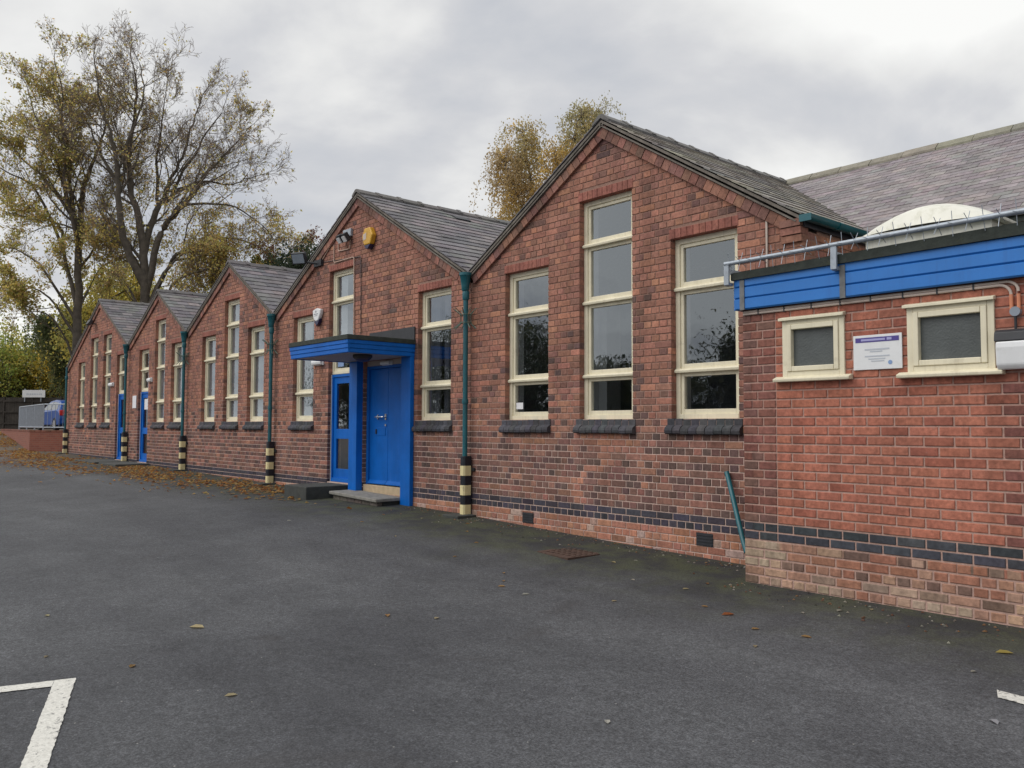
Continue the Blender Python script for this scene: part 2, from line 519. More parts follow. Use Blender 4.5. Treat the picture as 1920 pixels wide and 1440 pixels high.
# leaf dust on the far left
mr2 = N(nt, 'ShaderNodeMapRange'); L(nt, math_n(nt, 'ADD', sp.outputs[0], math_n(nt, 'MULTIPLY', wob, 2.5)), mr2.inputs[0])
mr2.inputs[1].default_value = -24.0; mr2.inputs[2].default_value = -36.0
base = mixc(nt, math_n(nt, 'MULTIPLY', mr2.outputs[0], 0.5), base, (0.16, 0.11, 0.075))
L(nt, base, b.inputs['Base Color'])
b.inputs['Roughness'].default_value = 0.82
b.inputs['Specular IOR Level'].default_value = 0.35
bump(nt, b, noise_n(nt, p, 95.0, 3.0, 0.8), 0.6, 0.008)
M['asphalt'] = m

# worn road paint
m, nt, b = newmat('road_paint')
p = wpos(nt)
wn = ramp(nt, noise_n(nt, p, 16.0, 8.0, 0.75, 0.3), [(0.555, (0, 0, 0)), (0.62, (1, 1, 1))])
c0 = ramp(nt, noise_n(nt, p, 60.0, 4.0, 0.7), [(0.25, (0.46, 0.45, 0.41)), (0.7, (0.72, 0.71, 0.66))])
L(nt, mixc(nt, wn.outputs[0], c0.outputs[0], (0.10, 0.10, 0.10)), b.inputs['Base Color'])
b.inputs['Roughness'].default_value = 0.8
M['paint'] = m

# ------------------------------------------------------------------ ground
GX = [-90, -70, -56, -46, -39.6, -36, -33, -27, -21, -16.4, -14, -11.5, -9.7, -7, -5, 0, 40]
GZ = [-0.28, -0.3, -0.31, -0.36, -0.70, -0.93, -1.0, -1.05, -1.12, -1.18, -1.215, -1.255, -1.295, -1.38, -1.43, -1.45, -1.5]


def gz(x, y):
    return float(np.interp(x, GX, GZ)) - 0.03 * min(max(-y, 0.0), 7.0)


xs = sorted(set([-900, -500, -300, -200, -140, -110] + list(range(-90, 41, 2)) + [-16.4, -11.5, -9.7, -7, -5, 60, 90, 140, 250, 500, 900]))
ys = [-900, -500, -250, -120, -60, -40, -25, -15, -10, -8, -7, -6, -5, -4, -3, -2, -1, 0, 2, 6, 12, 20, 30, 45, 70, 120, 250, 500, 900]
mb = MB()
mb.v = [(x, y, gz(x, y)) for x in xs for y in ys]
ny = len(ys)
mb.f = [(i * ny + j, (i + 1) * ny + j, (i + 1) * ny + j + 1, i * ny + j + 1) for i in range(len(xs) - 1) for j in range(ny - 1)]
mb.c = [(1, 1, 1)] * len(mb.f)
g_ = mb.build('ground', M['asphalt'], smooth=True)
tag(g_, 'dark grey asphalt car park in front of the brick building', None, kind='structure')


def marking(poly, n=8):
    n = n * 9
    """painted line on the ground: a quad (a, b, c, d), cut along ab-dc into n strips so that it follows the ground"""
    mb = MB()
    a, b_, c_, d_ = [Vector((p[0], p[1], 0)) for p in poly]
    vs_ = []
    for i in range(n + 1):
        t = i / n
        for q in (a.lerp(b_, t), d_.lerp(c_, t)):
            q = q + Vector((R.uniform(-0.003, 0.003), R.uniform(-0.003, 0.003), 0))
            vs_.append((q.x, q.y, gz(q.x, q.y) + 0.006))
    mb.add(vs_, [(2 * i, 2 * i + 2, 2 * i + 3, 2 * i + 1) for i in range(n)])
    return mb

# ------------------------------------------------------------------ brickwork
COURSE = 0.0816
ANCH = 0.0955
BRICK_MESH = {}


def brick_geo(w_, h_, d_=0.10, ch=0.004):
    a, b_ = w_ / 2, h_ / 2
    i, j = a - ch, b_ - ch
    V = [(-i, 0, -j), (i, 0, -j), (i, 0, j), (-i, 0, j), (-a, ch, -b_), (a, ch, -b_), (a, ch, b_), (-a, ch, b_),
         (-a, d_, -b_), (a, d_, -b_), (a, d_, b_), (-a, d_, b_)]
    F = [(0, 1, 2, 3), (4, 5, 1, 0), (5, 6, 2, 1), (6, 7, 3, 2), (7, 4, 0, 3), (8, 9, 5, 4), (9, 10, 6, 5), (10, 11, 7, 6), (11, 8, 4, 7)]
    return V, F


def brick_mesh(w_, h_):
    k = (round(w_ / 0.004), round(h_ / 0.004))
    if k not in BRICK_MESH:
        V, F = brick_geo(k[0] * 0.004, k[1] * 0.004)
        me = bpy.data.meshes.new('brick')
        me.from_pydata(V, [], F)
        me.materials.append(M['brick_o'])
        me.update()
        BRICK_MESH[k] = me
    return BRICK_MESH[k], k[0] * 0.004, k[1] * 0.004


def lay(span, zlo, zhi, voids, tone, joint=0.012, phase=0.0, stretcher_only=False, swap=0.16):
    """rows of bricks: span(z_top) gives the x range of a row; returns (xa, xb, za, zb, tone, proud)"""
    out = []
    k0 = math.floor((zlo - ANCH) / COURSE)
    k1 = math.ceil((zhi - ANCH) / COURSE)
    for k in range(k0, k1):
        za = ANCH + k * COURSE
        zb = za + COURSE
        s_ = span(zb)
        if s_ is None: continue
        iv = [s_]
        for (a, b_, c_, d_) in voids:
            ov = min(zb, d_) - max(za, c_)
            if ov > 0.4 * COURSE:
                nv = []
                for (p_, q_) in iv:
                    if b_ <= p_ or a >= q_: nv.append((p_, q_)); continue
                    if a > p_: nv.append((p_, a))
                    if b_ < q_: nv.append((b_, q_))
                iv = nv
        header = (k % 2 != 0) and not stretcher_only
        pitch = 0.1165 if header else 0.233
        off = phase + (0.058 if header else 0.0)
        if stretcher_only: off = phase + (0.1165 if k % 2 else 0.0)
        for (p_, q_) in iv:
            if q_ - p_ < 0.04: continue
            g0 = math.floor((p_ - off) / pitch) - 1
            cuts = [p_]
            x = off + (g0 + 1) * pitch
            while x < q_:
                if x > p_ + 0.05 and x < q_ - 0.05:
                    cuts.append(x)
                    if not header and not stretcher_only and R.random() < swap and x + pitch < q_ - 0.05:
                        cuts.append(x + pitch / 2)
                x += pitch
            cuts.append(q_)
            for i in range(len(cuts) - 1):
                xa = cuts[i] + (joint / 2 if i else 0)
                xb = cuts[i + 1] - (joint / 2 if i < len(cuts) - 2 else 0)
                hd = (xb - xa) < 0.14
                out.append((xa, xb, za + joint / 2, zb - joint / 2, tone((xa + xb) / 2, (za + zb) / 2, hd), R.uniform(-0.0015, 0.0025)))
    return out


def place_bricks(bricks, yf, wall, wing, limit=300, hidden=None, minpx=55.0):
    """the bricks that show largest become parts of the wall, the rest one joined part"""
    sc_ = []
    for i, (xa, xb, za, zb, t, pr) in enumerate(bricks):
        a = 0.0
        if not (hidden and hidden((xa + xb) / 2, (za + zb) / 2)):
            a = parea([(xa, yf, za), (xb, yf, za), (xb, yf, zb), (xa, yf, zb)])
        sc_.append(a)
    order = sorted(range(len(bricks)), key=lambda i: -sc_[i])
    single = set(i for i in order[:limit] if sc_[i] >= minpx)
    mb = MB()
    off = origin(wall)
    for i, (xa, xb, za, zb, t, pr) in enumerate(bricks):
        w_, h_ = xb - xa, zb - za
        c_ = ((xa + xb) / 2, yf - pr, (za + zb) / 2)
        if i in single:
            me, kw, kh = brick_mesh(w_, h_)
            o = bpy.data.objects.new('brick', me)
            col.objects.link(o)
            o.parent = wall
            o.location = Vector(c_) - off
            o.scale = (w_ / kw, 1, h_ / kh)
            o.rotation_euler = (R.uniform(-.004, .004), R.uniform(-.004, .004), R.uniform(-.006, .006))
            o.color = (*t, 1)
        else:
            V, F = brick_geo(w_, h_)
            mb.add([(v[0] + c_[0], v[1] + c_[1], v[2] + c_[2]) for v in V], F, t)
    mb.build('brickwork', M['brick_a'], wing, kind='stuff')
    return len(single)


def jit(c, a=0.12):
    k = 1 + R.uniform(-a, a)
    return tuple(max(0.004, x * k * (1 + R.uniform(-a * 0.3, a * 0.3))) for x in c)


RED, BROWN, PURP, DARK, ORNG, BLUEB = (0.360, 0.172, 0.124), (0.300, 0.147, 0.110), (0.215, 0.115, 0.094), (0.138, 0.086, 0.077), (0.42, 0.200, 0.132), (0.062, 0.056, 0.072)


def tone_main(seed, band, orange=0.0):
    """colour of a brick of the main range by height: red above, purple brown below the sills, two blue courses, orange plinth"""
    def f(x, z, hd):
        n = mn.noise(Vector((x * 0.55 + seed, z * 0.8, seed * 1.7)))
        n2 = mn.noise(Vector((x * 2.3 + seed, z * 2.3, seed)))
        r = R.random()
        if band[1] > z > band[0]: return jit(BLUEB, 0.25)
        if z <= band[0]:
            return jit(ORNG if r < 0.5 else RED if r < 0.85 else (0.42, 0.30, 0.25), 0.2)
        low = 1.0 if z < -0.12 + 0.5 * n else (0.6 if z < 0.7 + n else 0.0)
        if low == 1.0:
            if n2 + orange * n > 0.30 and orange: return jit(ORNG if r < 0.35 else RED, 0.15)
            if hd: return jit(DARK if r < 0.38 else PURP if r < 0.88 else BROWN, 0.2)
            return jit(PURP if r < 0.5 else BROWN if r < 0.9 else RED, 0.18)
        if low > 0:
            if hd: return jit(DARK if r < 0.25 else PURP if r < 0.5 else BROWN if r < 0.75 else RED, 0.18)
            return jit(BROWN if r < 0.4 else RED if r < 0.85 else ORNG, 0.18)
        if n2 > 0.36: return jit(PURP if r < 0.5 else DARK if r < 0.7 else BROWN, 0.2)
        return jit(RED if r < 0.62 else ORNG if r < 0.74 else BROWN if r < 0.93 else PURP, 0.13)
    return f


# ------------------------------------------------------------------ windows and doors


def pane_box(mb, x0, x1, z0, z1, y):
    mb.add([(x0, y, z0), (x1, y, z0), (x1, y, z1), (x0, y, z1)], [(0, 1, 2, 3)])


def blue_sill(wing, x0, x1, yf, zt):
    """sloping blue brick sill under a window: one bullnosed brick beside the other"""
    prof = [(yf + 0.13, zt - 0.165), (yf - 0.045, zt - 0.176), (yf - 0.062, zt - 0.165), (yf - 0.068, zt - 0.135), (yf - 0.058, zt - 0.105), (yf - 0.03, zt - 0.085), (yf - 0.007, zt - 0.072), (yf - 0.006, zt - 0.008), (yf + 0.0, zt - 0.003), (yf + 0.13, zt - 0.003)]
    s_ = MB()
    a, b_ = x0 - 0.06, x1 + 0.05
    s_.box(a + 0.01, b_ - 0.01, yf - 0.003, yf + 0.12, zt - 0.17, zt - 0.02)
    so_ = s_.build('window_sill', M['mortar'], wing)
    n = max(3, round((b_ - a) / 0.116))
    st = (b_ - a) / n
    for i in range(n):
        m_ = MB()
        dz = R.uniform(-0.004, 0.004)
        m_.prism_x([(y - 0.002 * R.random(), z + dz) for y, z in prof], a + i * st + 0.004, a + (i + 1) * st - 0.004)
        o = m_.build('sill_brick', M['brick_o'], so_)
        o.color = (*jit((0.072, 0.073, 0.083), 0.22), 1)


def window(wing, x0, x1, zt, zb, transoms, yf=0.0, cover=None, sill=True, open_bottom=False):
    """cream timber window: outer frame, projecting transoms, a sash and a pane in every light"""
    yw = yf + 0.085
    root = MB()
    fw = 0.06
    root.box(x0, x0 + fw, yw, yw + 0.11, zb, zt)
    root.box(x1 - fw, x1, yw, yw + 0.11, zb, zt)
    root.box(x0 + fw, x1 - fw, yw, yw + 0.11, zt - fw, zt)
    root.box(x0 + fw, x1 - fw, yw - 0.004, yw + 0.11, zb, zb + 0.055)
    fr = root.build('window', M['cream'], wing, bevel=0.004)
    lim = [zb + 0.055] + sorted(transoms) + [zt - fw]
    for t in transoms:
        tr = MB()
        prof = [(yw - 0.035, t - 0.022), (yw - 0.040, t + 0.004), (yw - 0.012, t + 0.026), (yw + 0.10, t + 0.026), (yw + 0.10, t - 0.022)]
        tr.prism_x(prof, x0 + 0.004, x1 - 0.004)
        tr.build('transom', M['cream'], fr, bevel=0.003)
    for i in range(len(lim) - 1):
        a = lim[i] + (0.026 if i else 0)
        c_ = lim[i + 1] - (0.022 if i < len(lim) - 2 else 0)
        sw = 0.042
        sb = MB()
        ya, yb = yw + 0.018, yw + 0.075
        xa, xb = x0 + fw, x1 - fw
        sb.box(xa, xa + sw, ya, yb, a, c_)
        sb.box(xb - sw, xb, ya, yb, a, c_)
        sb.box(xa + sw, xb - sw, ya, yb, c_ - sw, c_)
        sb.box(xa + sw, xb - sw, ya, yb, a, a + sw + 0.012)
        sb.build('sash', M['cream'], fr, bevel=0.004)
        pb = MB()
        pane_box(pb, xa + sw, xb - sw, a + sw + 0.012, c_ - sw, yw + 0.045)
        pb.build('pane', M['glass'], fr)
    lin = MB()
    lin.box(x0 + 0.001, x0 + 0.016, yw + 0.112, yf + 0.34, zb, zt)
    lin.box(x1 - 0.016, x1 - 0.001, yw + 0.112, yf + 0.34, zb, zt)
    lin.box(x0 + 0.017, x1 - 0.017, yw + 0.112, yf + 0.36, zb - 0.02, zb + 0.02)
    lin.build('inner_reveal', M['plaster'], fr)
    if cover:
        cb = MB()
        yc = yf + (0.165 if cover[0] == 'blind' else 0.30)
        if cover[0] == 'blind':
            frac = cover[1]
            n = int((x1 - x0) / 0.09)
            for k in range(n):
                if (k + 0.5) / n > frac: continue
                xc = x0 + 0.03 + (x1 - x0 - 0.06) * (k + 0.5) / n
                Mx = Matrix.Translation((xc, yc, (zt + zb) / 2)) @ Matrix.Rotation(math.radians(9 + R.uniform(-4, 4)), 4, 'Z')
                cb.mbox(Mx, 0.088, 0.002, zt - zb - 0.04)
            if cb.v: cb.build('blind', M['blind'], fr)
        elif cover[0] == 'curtain':
            n = 40
            for (xa, xb) in cover[1]:
                vs_ = []
                for k in range(n + 1):
                    x = xa + (xb - xa) * k / n
                    y = yc + 0.03 * math.sin(k * 1.25) + 0.012 * math.sin(k * 0.6)
                    vs_ += [(x, y, zb), (x, y, zt)]
                cb.add(vs_, [(2 * k, 2 * k + 2, 2 * k + 3, 2 * k + 1) for k in range(n)])
            cb.build('curtain', M['curtain'], fr, smooth=True)
    if sill:
        blue_sill(wing, x0, x1, yf, zb)
    return fr


def door(wing, x0, x1, zt, zb, yf=0.0, rail=None, notice=False):
    """blue glazed side door: frame, rails and two panes"""
    yd = yf + 0.10
    d_ = MB()
    d_.box(x0, x0 + 0.05, yd - 0.02, yd + 0.09, zb, zt)
    d_.box(x1 - 0.05, x1, yd - 0.02, yd + 0.09, zb, zt)
    d_.box(x0 + 0.05, x1 - 0.05, yd - 0.02, yd + 0.09, zt - 0.05, zt)
    do = d_.build('door', M['blue'], wing, bevel=0.004)
    l_ = MB()
    a, b_ = x0 + 0.053, x1 - 0.053
    zr = zb + 0.88
    for (xa, xb, za, zc) in ((a, a + 0.10, zb + 0.02, zt - 0.053), (b_ - 0.10, b_, zb + 0.02, zt - 0.053), (a + 0.10, b_ - 0.10, zt - 0.17, zt - 0.053),
                             (a + 0.10, b_ - 0.10, zr - 0.09, zr + 0.09), (a + 0.10, b_ - 0.10, zb + 0.02, zb + 0.24)):
        l_.box(xa, xb, yd, yd + 0.045, za, zc)
    l_.box(a, b_, yd - 0.05, yd - 0.001, zb + 0.005, zb + 0.07)
    l_.build('door_leaf', M['blue'], do, bevel=0.003)
    p_ = MB()
    pane_box(p_, a + 0.10, b_ - 0.10, zr + 0.09, zt - 0.17, yd + 0.02)
    pane_box(p_, a + 0.10, b_ - 0.10, zb + 0.24, zr - 0.09, yd + 0.02)
    p_.build('pane', M['glass'], do)
    if notice:
        q = MB()
        q.box(a + 0.16, b_ - 0.2, yd + 0.012, yd + 0.016, zt - 0.5, zt - 0.2)
        q.build('notice', M['paper'], do)
    s_ = MB()
    s_.box(x0 - 0.0, x0 + 0.012, yd - 0.034, yd - 0.021, zb, zt)
    s_.build('frame_edge', M['white'], do)
    return do


# ------------------------------------------------------------------ slates
SLATE_MESH = {}


def slate_geo(w_, l_, st=0.028):
    a = w_ / 2
    V = [(-a, 0, 0.010), (a, 0, 0.010), (a, l_, 0.002), (-a, l_, 0.002), (-a, 0, st), (a, 0, st), (a, l_, 0.010), (-a, l_, 0.010)]
    F = [(0, 3, 2, 1), (4, 5, 6, 7), (0, 1, 5, 4), (1, 2, 6, 5), (2, 3, 7, 6), (3, 0, 4, 7)]
    return V, F


SL = [(0.150, 0.140, 0.150), (0.180, 0.165, 0.175), (0.120, 0.115, 0.125), (0.205, 0.180, 0.185), (0.165, 0.165, 0.160)]


def slate_slope(wing, roof, eave, ridge, y0, y1, gauge, wid, limit, tones, names=('slate', 'slating'), axis='y', ymax_vis=6.0, minpx=40, st=0.028):
    """courses of slates on a slope; eave and ridge are (x, z) for a ridge along y, (y, z) for a ridge along x"""
    E, T = Vector((eave[0], 0, eave[1])), Vector((ridge[0], 0, ridge[1]))
    S = (T - E); Ls = S.length; S.normalize()
    if axis == 'y':
        Y = Vector((0, 1, 0))
        S3 = Vector((S.x, 0, S.z)); P0 = Vector((eave[0], 0, eave[1]))
    else:
        Y = Vector((1, 0, 0))
        S3 = Vector((0, S.x, S.z)); P0 = Vector((0, eave[0], eave[1]))
    n = Y.cross(S3)
    sgn = 1
    if n.z < 0: Y = -Y; n = -n; sgn = -1
    Mr = Matrix((Y, S3, n)).transposed().to_4x4()
    rows = int(Ls / gauge)
    items = []
    for k in range(rows + 1):
        s0 = -0.03 + k * gauge
        l_ = min(gauge + 0.09, Ls - s0)
        if l_ < 0.05: continue
        t = y0 - (0.5 * wid if k % 2 else 0) + wid / 2
        while t - wid / 2 < y1 - 0.02:
            a, b_ = max(t - wid / 2, y0), min(t + wid / 2, y1)
            if b_ - a > 0.04:
                items.append(((a + b_) / 2, s0, b_ - a - 0.004, l_))
            t += wid
    areas = []
    for (tm, s0, w_, l_) in items:
        c_ = P0 + (Y * sgn) * tm + S3 * s0
        ar = 0
        if n.dot(CAM - c_) > 0 and (tm < ymax_vis or axis == 'x'):
            q = [c_ + Y * (dx * w_ / 2) + S3 * ds for dx, ds in ((-1, 0), (1, 0), (1, gauge), (-1, gauge))]
            ar = parea(q)
        areas.append(ar)
    order = sorted(range(len(items)), key=lambda i: -areas[i])
    single = set(i for i in order[:limit] if areas[i] >= minpx)
    mb = MB()
    off = origin(roof)
    for i, (tm, s0, w_, l_) in enumerate(items):
        c_ = P0 + (Y * sgn) * tm + S3 * (s0 + R.uniform(-0.006, 0.006))
        tl = jit(R.choice(tones), 0.14)
        rot = Matrix.Rotation(R.uniform(-0.012, 0.012), 4, 'Z') @ Matrix.Rotation(R.uniform(-0.01, 0.01), 4, 'Y')
        MM = Matrix.Translation(c_ + n * R.uniform(0, 0.003)) @ Mr @ rot
        if i in single:
            k = (round(w_ / 0.005), round(l_ / 0.005), st)
            if k not in SLATE_MESH:
                V, F = slate_geo(k[0] * 0.005, k[1] * 0.005, st)
                me = bpy.data.meshes.new('slate'); me.from_pydata(V, [], F); me.materials.append(M['slate_o']); me.update()
                SLATE_MESH[k] = me
            o = bpy.data.objects.new(names[0], SLATE_MESH[k])
            col.objects.link(o)
            o.parent = roof
            o.matrix_local = Matrix.Translation(-off) @ MM
            o.color = (*tl, 1)
        else:
            V, F = slate_geo(w_, l_, st)
            mb.add([tuple(MM @ Vector(v)) for v in V], F, tl)
    if mb.v:
        mb.build(names[1], M['slate_a'], wing, kind='stuff')


def ridge_tiles(roof, x, z, y0, y1, L_=0.46, axis='y', tone=(0.115, 0.108, 0.105), slope=0.58):
    y = y0
    while y < y1 - 0.05:
        ye = min(y + L_, y1)
        m_ = MB()
        hw, dz = 0.14, 0.14 * slope
        zt = z + 0.055 + R.uniform(-0.006, 0.006)
        poly = [(x - hw, zt - dz - 0.03), (x - hw, zt - dz), (x - 0.03, zt), (x + 0.03, zt), (x + hw, zt - dz), (x + hw, zt - dz - 0.03), (x, zt - 0.045)]
        if axis == 'y':
            m_.prism_y(poly, y + 0.003, ye - 0.006)
            m_.prism_y([(a, b_ + 0.012) for a, b_ in poly[1:5]], ye - 0.07, ye + 0.012)
        else:
            m_.prism_x(poly, y + 0.003, ye - 0.006)
        o = m_.build('ridge_tile', M['slate_o'], roof)
        o.color = (*jit(tone, 0.15), 1)
        y = ye


# ------------------------------------------------------------------ the five gabled wings
TR_S = [1.575, 0.64]
TR_T = [2.31, 1.575, 0.64]


def wing(name, label, x0, x1, xa, za, ze0, ze1, openings, wins, seed, depth=8.0, bandz=(-1.10, -0.955), orange=0.0, limit=300, hidden=None,
         right_wall=0.0, left_wall=False, slate_limit=150, tones=None, minpx=55):
    """one brick bay with its own gable: wall of single bricks, windows, verge, slate roof. Openings: (xa, xb, zbot, ztop)"""
    tw = thing(name, label, 'building', (round((x0 + x1) / 2, 2), 0.0, round(gz((x0 + x1) / 2, 0), 2)))
    DROP = 0.15

    def top(x):
        return (np.interp(x, [x0, xa, x1], [ze0, za, ze1]) - DROP)
    zg = min(gz(x0, 0), gz(x1, 0)) - 0.25
    # mortar core
    core = MB()
    xsb = sorted(set([x0, xa, x1] + [v for o in openings for v in (o[0] - 0.005, o[1] + 0.005)]))
    for i in range(len(xsb) - 1):
        a, b_ = xsb[i], xsb[i + 1]
        mid = (a + b_) / 2
        vv = sorted([(o[2], o[3]) for o in openings if o[0] - 0.006 < mid < o[1] + 0.006])
        cur = zg
        for (c_, d_) in vv:
            if c_ > cur: core.prism_y([(a, cur), (b_, cur), (b_, c_), (a, c_)], 0.007, 0.29)
            cur = d_ + 0.003
        core.prism_y([(a, cur), (b_, cur), (b_, top(b_)), (a, top(a))], 0.007, 0.29)
    wl = core.build('wall', M['mortar'], tw)
    # bricks
    s0, s1 = (za - ze0) / (xa - x0), (za - ze1) / (x1 - xa)

    def span(zb):
        lo, hi = x0 + 0.004, x1 - 0.004
        if zb > ze0 - DROP: lo = max(lo, x0 + (zb - (ze0 - DROP)) / s0)
        if zb > ze1 - DROP: hi = min(hi, x1 - (zb - (ze1 - DROP)) / s1)
        return (lo, hi) if hi - lo > 0.06 else None
    voids = [(o[0], o[1], o[2], o[3] + 0.115) for o in openings]
    voids += [(wn[0] - 0.05, wn[1] + 0.045, wn[3] - 0.178, wn[3]) for wn in wins if not (len(wn) > 6 and not wn[6])]
    bricks = lay(span, zg + 0.05, za, voids, tone_main(seed, bandz, orange), phase=seed * 0.07)
    for o in openings:
        a, b_ = o[0] - 0.02, o[1] + 0.02
        n = max(3, round((b_ - a) / 0.082))
        st = (b_ - a) / n
        for i in range(n):
            bricks.append((a + i * st + 0.002, a + (i + 1) * st - 0.002, o[3], o[3] + 0.112, jit((0.315, 0.125, 0.095), 0.09), 0.005))
    place_bricks(bricks, 0.0, wl, tw, limit, hidden, minpx)
    # side walls
    for side, xw, dd in ((1, x1, right_wall), (-1, x0, 6.0 if left_wall else 0)):
        if not dd: continue
        zt = (ze1 if side > 0 else ze0) - 0.12
        c2 = MB()
        c2.box(min(xw - side * 0.007, xw - side * 0.25), max(xw - side * 0.007, xw - side * 0.25), 0.292, dd, zg, zt)
        c2.build('side_wall', M['mortar'], tw)
        bl = lay(lambda z: (0.0, dd) if z < zt else None, zg + 0.05, zt, [], tone_main(seed + 3, bandz, 0.6))
        m2 = MB()
        for (xa_, xb_, za_, zb_, t, pr) in bl:
            V, F = brick_geo(xb_ - xa_, zb_ - za_)
            m2.add([(xw - side * v[1] + side * 0.002, (xa_ + xb_) / 2 + v[0], (za_ + zb_) / 2 + v[2]) for v in V], F, t if R.random() < 0.7 else jit(ORNG, 0.1))
        m2.build('side_brickwork', M['brick_a'], tw, kind='stuff')
    # windows
    for wn in wins:
        window(tw, *wn[0:5], cover=wn[5] if len(wn) > 5 else None, sill=(wn[6] if len(wn) > 6 else True))
    # inside of the room
    rm = MB()
    zf = gz(xa, 0) + 0.12
    rm.box(x0 + 0.02, x1 - 0.02, 0.30, min(5.0, depth - 0.5), zf - 0.1, zf)
    rm.build('floor', M['carpet'], tw)
    rm = MB()
    yb = min(5.0, depth - 0.5)
    rm.box(x0 + 0.02, x1 - 0.02, yb, yb + 0.1, zf, max(ze0, ze1) + 1.0)
    rm.box(x0 + 0.01, x0 + 0.05, 0.30, yb - 0.002, zf, min(ze0, ze1) + 0.0)
    rm.box(x1 - 0.05, x1 - 0.01, 0.30, yb - 0.002, zf, min(ze0, ze1) + 0.0)
    rm.build('inner_wall', M['room'], tw)
    rm = MB()
    rm.box(xa - 1.75, xa - 1.35, 1.5, 1.8, zf, 2.0)
    rm.box(xa + 0.9, xa + 1.9, 2.2, 2.7, zf, zf + 1.75)
    rm.build('cupboard', M['plaster'], tw)
    # roof deck, verge, slates, ridge
    rf = MB()
    y0 = -0.075
    for (xe, ze) in ((x0, ze0), (x1, ze1)):
        pl = [(xe, ze - 0.01), (xa, za - 0.01), (xa, za - 0.045), (xe, ze - 0.045)]
        if xe > xa: pl = pl[::-1]
        rf.prism_y(pl, y0 + 0.012, depth)
    roof = rf.build('roof', M['verge'], tw)
    slate_slope(tw, roof, (x1, ze1), (xa, za), y0, depth, 0.215, 0.30, slate_limit, tones or SL, ymax_vis=4.5)
    slate_slope(tw, roof, (x0, ze0), (xa, za), y0, depth, 0.215, 0.30, 0, SL)
    ridge_tiles(roof, xa, za, y0 - 0.01, min(depth, 5.5), slope=s1)
    for sgn_, (xe, ze) in ((-1, (x0, ze0)), (1, (x1, ze1))):
        E, T = Vector((xe, 0, ze)), Vector((xa, 0, za))
        S = T - E; Ls = S.length; S.normalize()
        nn = Vector((-S.z, 0, S.x)) if sgn_ < 0 else Vector((S.z, 0, -S.x))
        vb = MB()
        k = 0.0
        while k < Ls - 0.03:
            l_ = min(0.115, Ls - k)
            c_ = E + S * (k + l_ / 2) - nn * 0.145
            mm = Matrix((S, Vector((0, 1, 0)), nn)).transposed().to_4x4()
            mm.translation = c_ + Vector((0, 0.04 + R.uniform(-0.003, 0.003), 0))
            vb.mbox(mm, l_ - 0.008, 0.16, 0.115, jit(BROWN if R.random() < 0.6 else PURP, 0.2))
            k += 0.115
        vb.build('verge_brickwork', M['brick_a'], tw, kind='stuff')
        ub = MB()
        c_ = E + S * (Ls / 2) - nn * 0.03
        mm = Matrix((S, Vector((0, 1, 0)), nn)).transposed().to_4x4()
        mm.translation = c_ + Vector((0, 0.0, 0)) - nn * 0.040
        ub.mbox(mm, Ls, 0.13, 0.018)
        ub.build('verge_board', M['verge'], tw)
    return tw


def op(x0, x1, zb, zt): return (x0, x1, zb, zt)


ZS, ZT, ZB = 2.154, 2.883, 0.0955
BL = ('blind', 1.0)
# leftmost: short, tall, tall, short over a door
wA = wing('gabled_wing', 'farthest brick gable bay at the left end, a blue door at its right edge', -33.1, -25.95, -29.1, 4.05, 2.05, 2.39,
          [op(-31.65, -30.81, ZB, ZS), op(-30.14, -29.3, ZB, ZT), op(-28.68, -27.84, ZB, ZT), op(-27.22, -26.38, -1.03, ZS)],
          [(-31.65, -30.81, ZS, ZB, TR_S, BL), (-30.14, -29.3, ZT, ZB, TR_T, BL), (-28.68, -27.84, ZT, ZB, TR_T, BL), (-27.22, -26.38, ZS, 0.96, [1.575], None, False)],
          1.3, left_wall=True, limit=300, slate_limit=110)
dA = door(wA, -27.22, -26.38, 0.955, -1.03)
wB = wing('gabled_wing', 'brick gable bay second from the left, a blue door at its left edge', -25.95, -21.2, -23.44, 3.67, 2.39, 2.38,
          [op(-25.08, -24.22, -1.03, ZS), op(-23.73, -22.91, ZB, ZT), op(-22.42, -21.58, ZB, ZS)],
          [(-25.08, -24.22, ZS, 0.96, [1.575], None, False), (-23.73, -22.91, ZT, ZB, TR_T, BL), (-22.42, -21.58, ZS, ZB, TR_S, ('blind', 0.8))],
          2.9, limit=300, slate_limit=110)
dB = door(wB, -25.08, -24.22, 0.955, -1.03, notice=True)
wC = wing('gabled_wing', 'middle brick gable bay with three cream windows, next left of the canopied bay', -21.2, -16.22, -18.6, 3.74, 2.38, 2.32,
          [op(-20.27, -19.43, ZB, ZS), op(-18.92, -18.09, ZB, ZT), op(-17.61, -16.77, ZB, ZS)],
          [(-20.27, -19.43, ZS, ZB, TR_S, BL), (-18.92, -18.09, ZT, ZB, TR_T, BL), (-17.61, -16.77, ZS, ZB, TR_S, ('blind', 0.75))],
          4.4, limit=300, slate_limit=170)
wD = wing('gabled_wing', 'wide brick gable bay behind the blue canopy, with a yellow alarm box', -16.22, -9.68, -12.92, 4.16, 2.32, 2.27,
          [op(-15.42, -14.56, ZB, ZS), op(-13.98, -13.1, -1.02, ZT), op(-12.72, -11.44, -1.14, 1.13), op(-11.06, -10.18, ZB, ZS)],
          [(-15.42, -14.56, ZS, ZB, TR_S, ('blind', 0.6)), (-13.98, -13.1, ZT, 0.96, [2.31, 1.575], ('blind', 0.45), False),
           (-11.06, -10.18, ZS, ZB, TR_S, ('curtain', [(-11.02, -10.85), (-10.72, -10.6)]))],
          6.1, limit=300, slate_limit=300)
dD = door(wD, -13.98, -13.1, 0.955, -1.02)
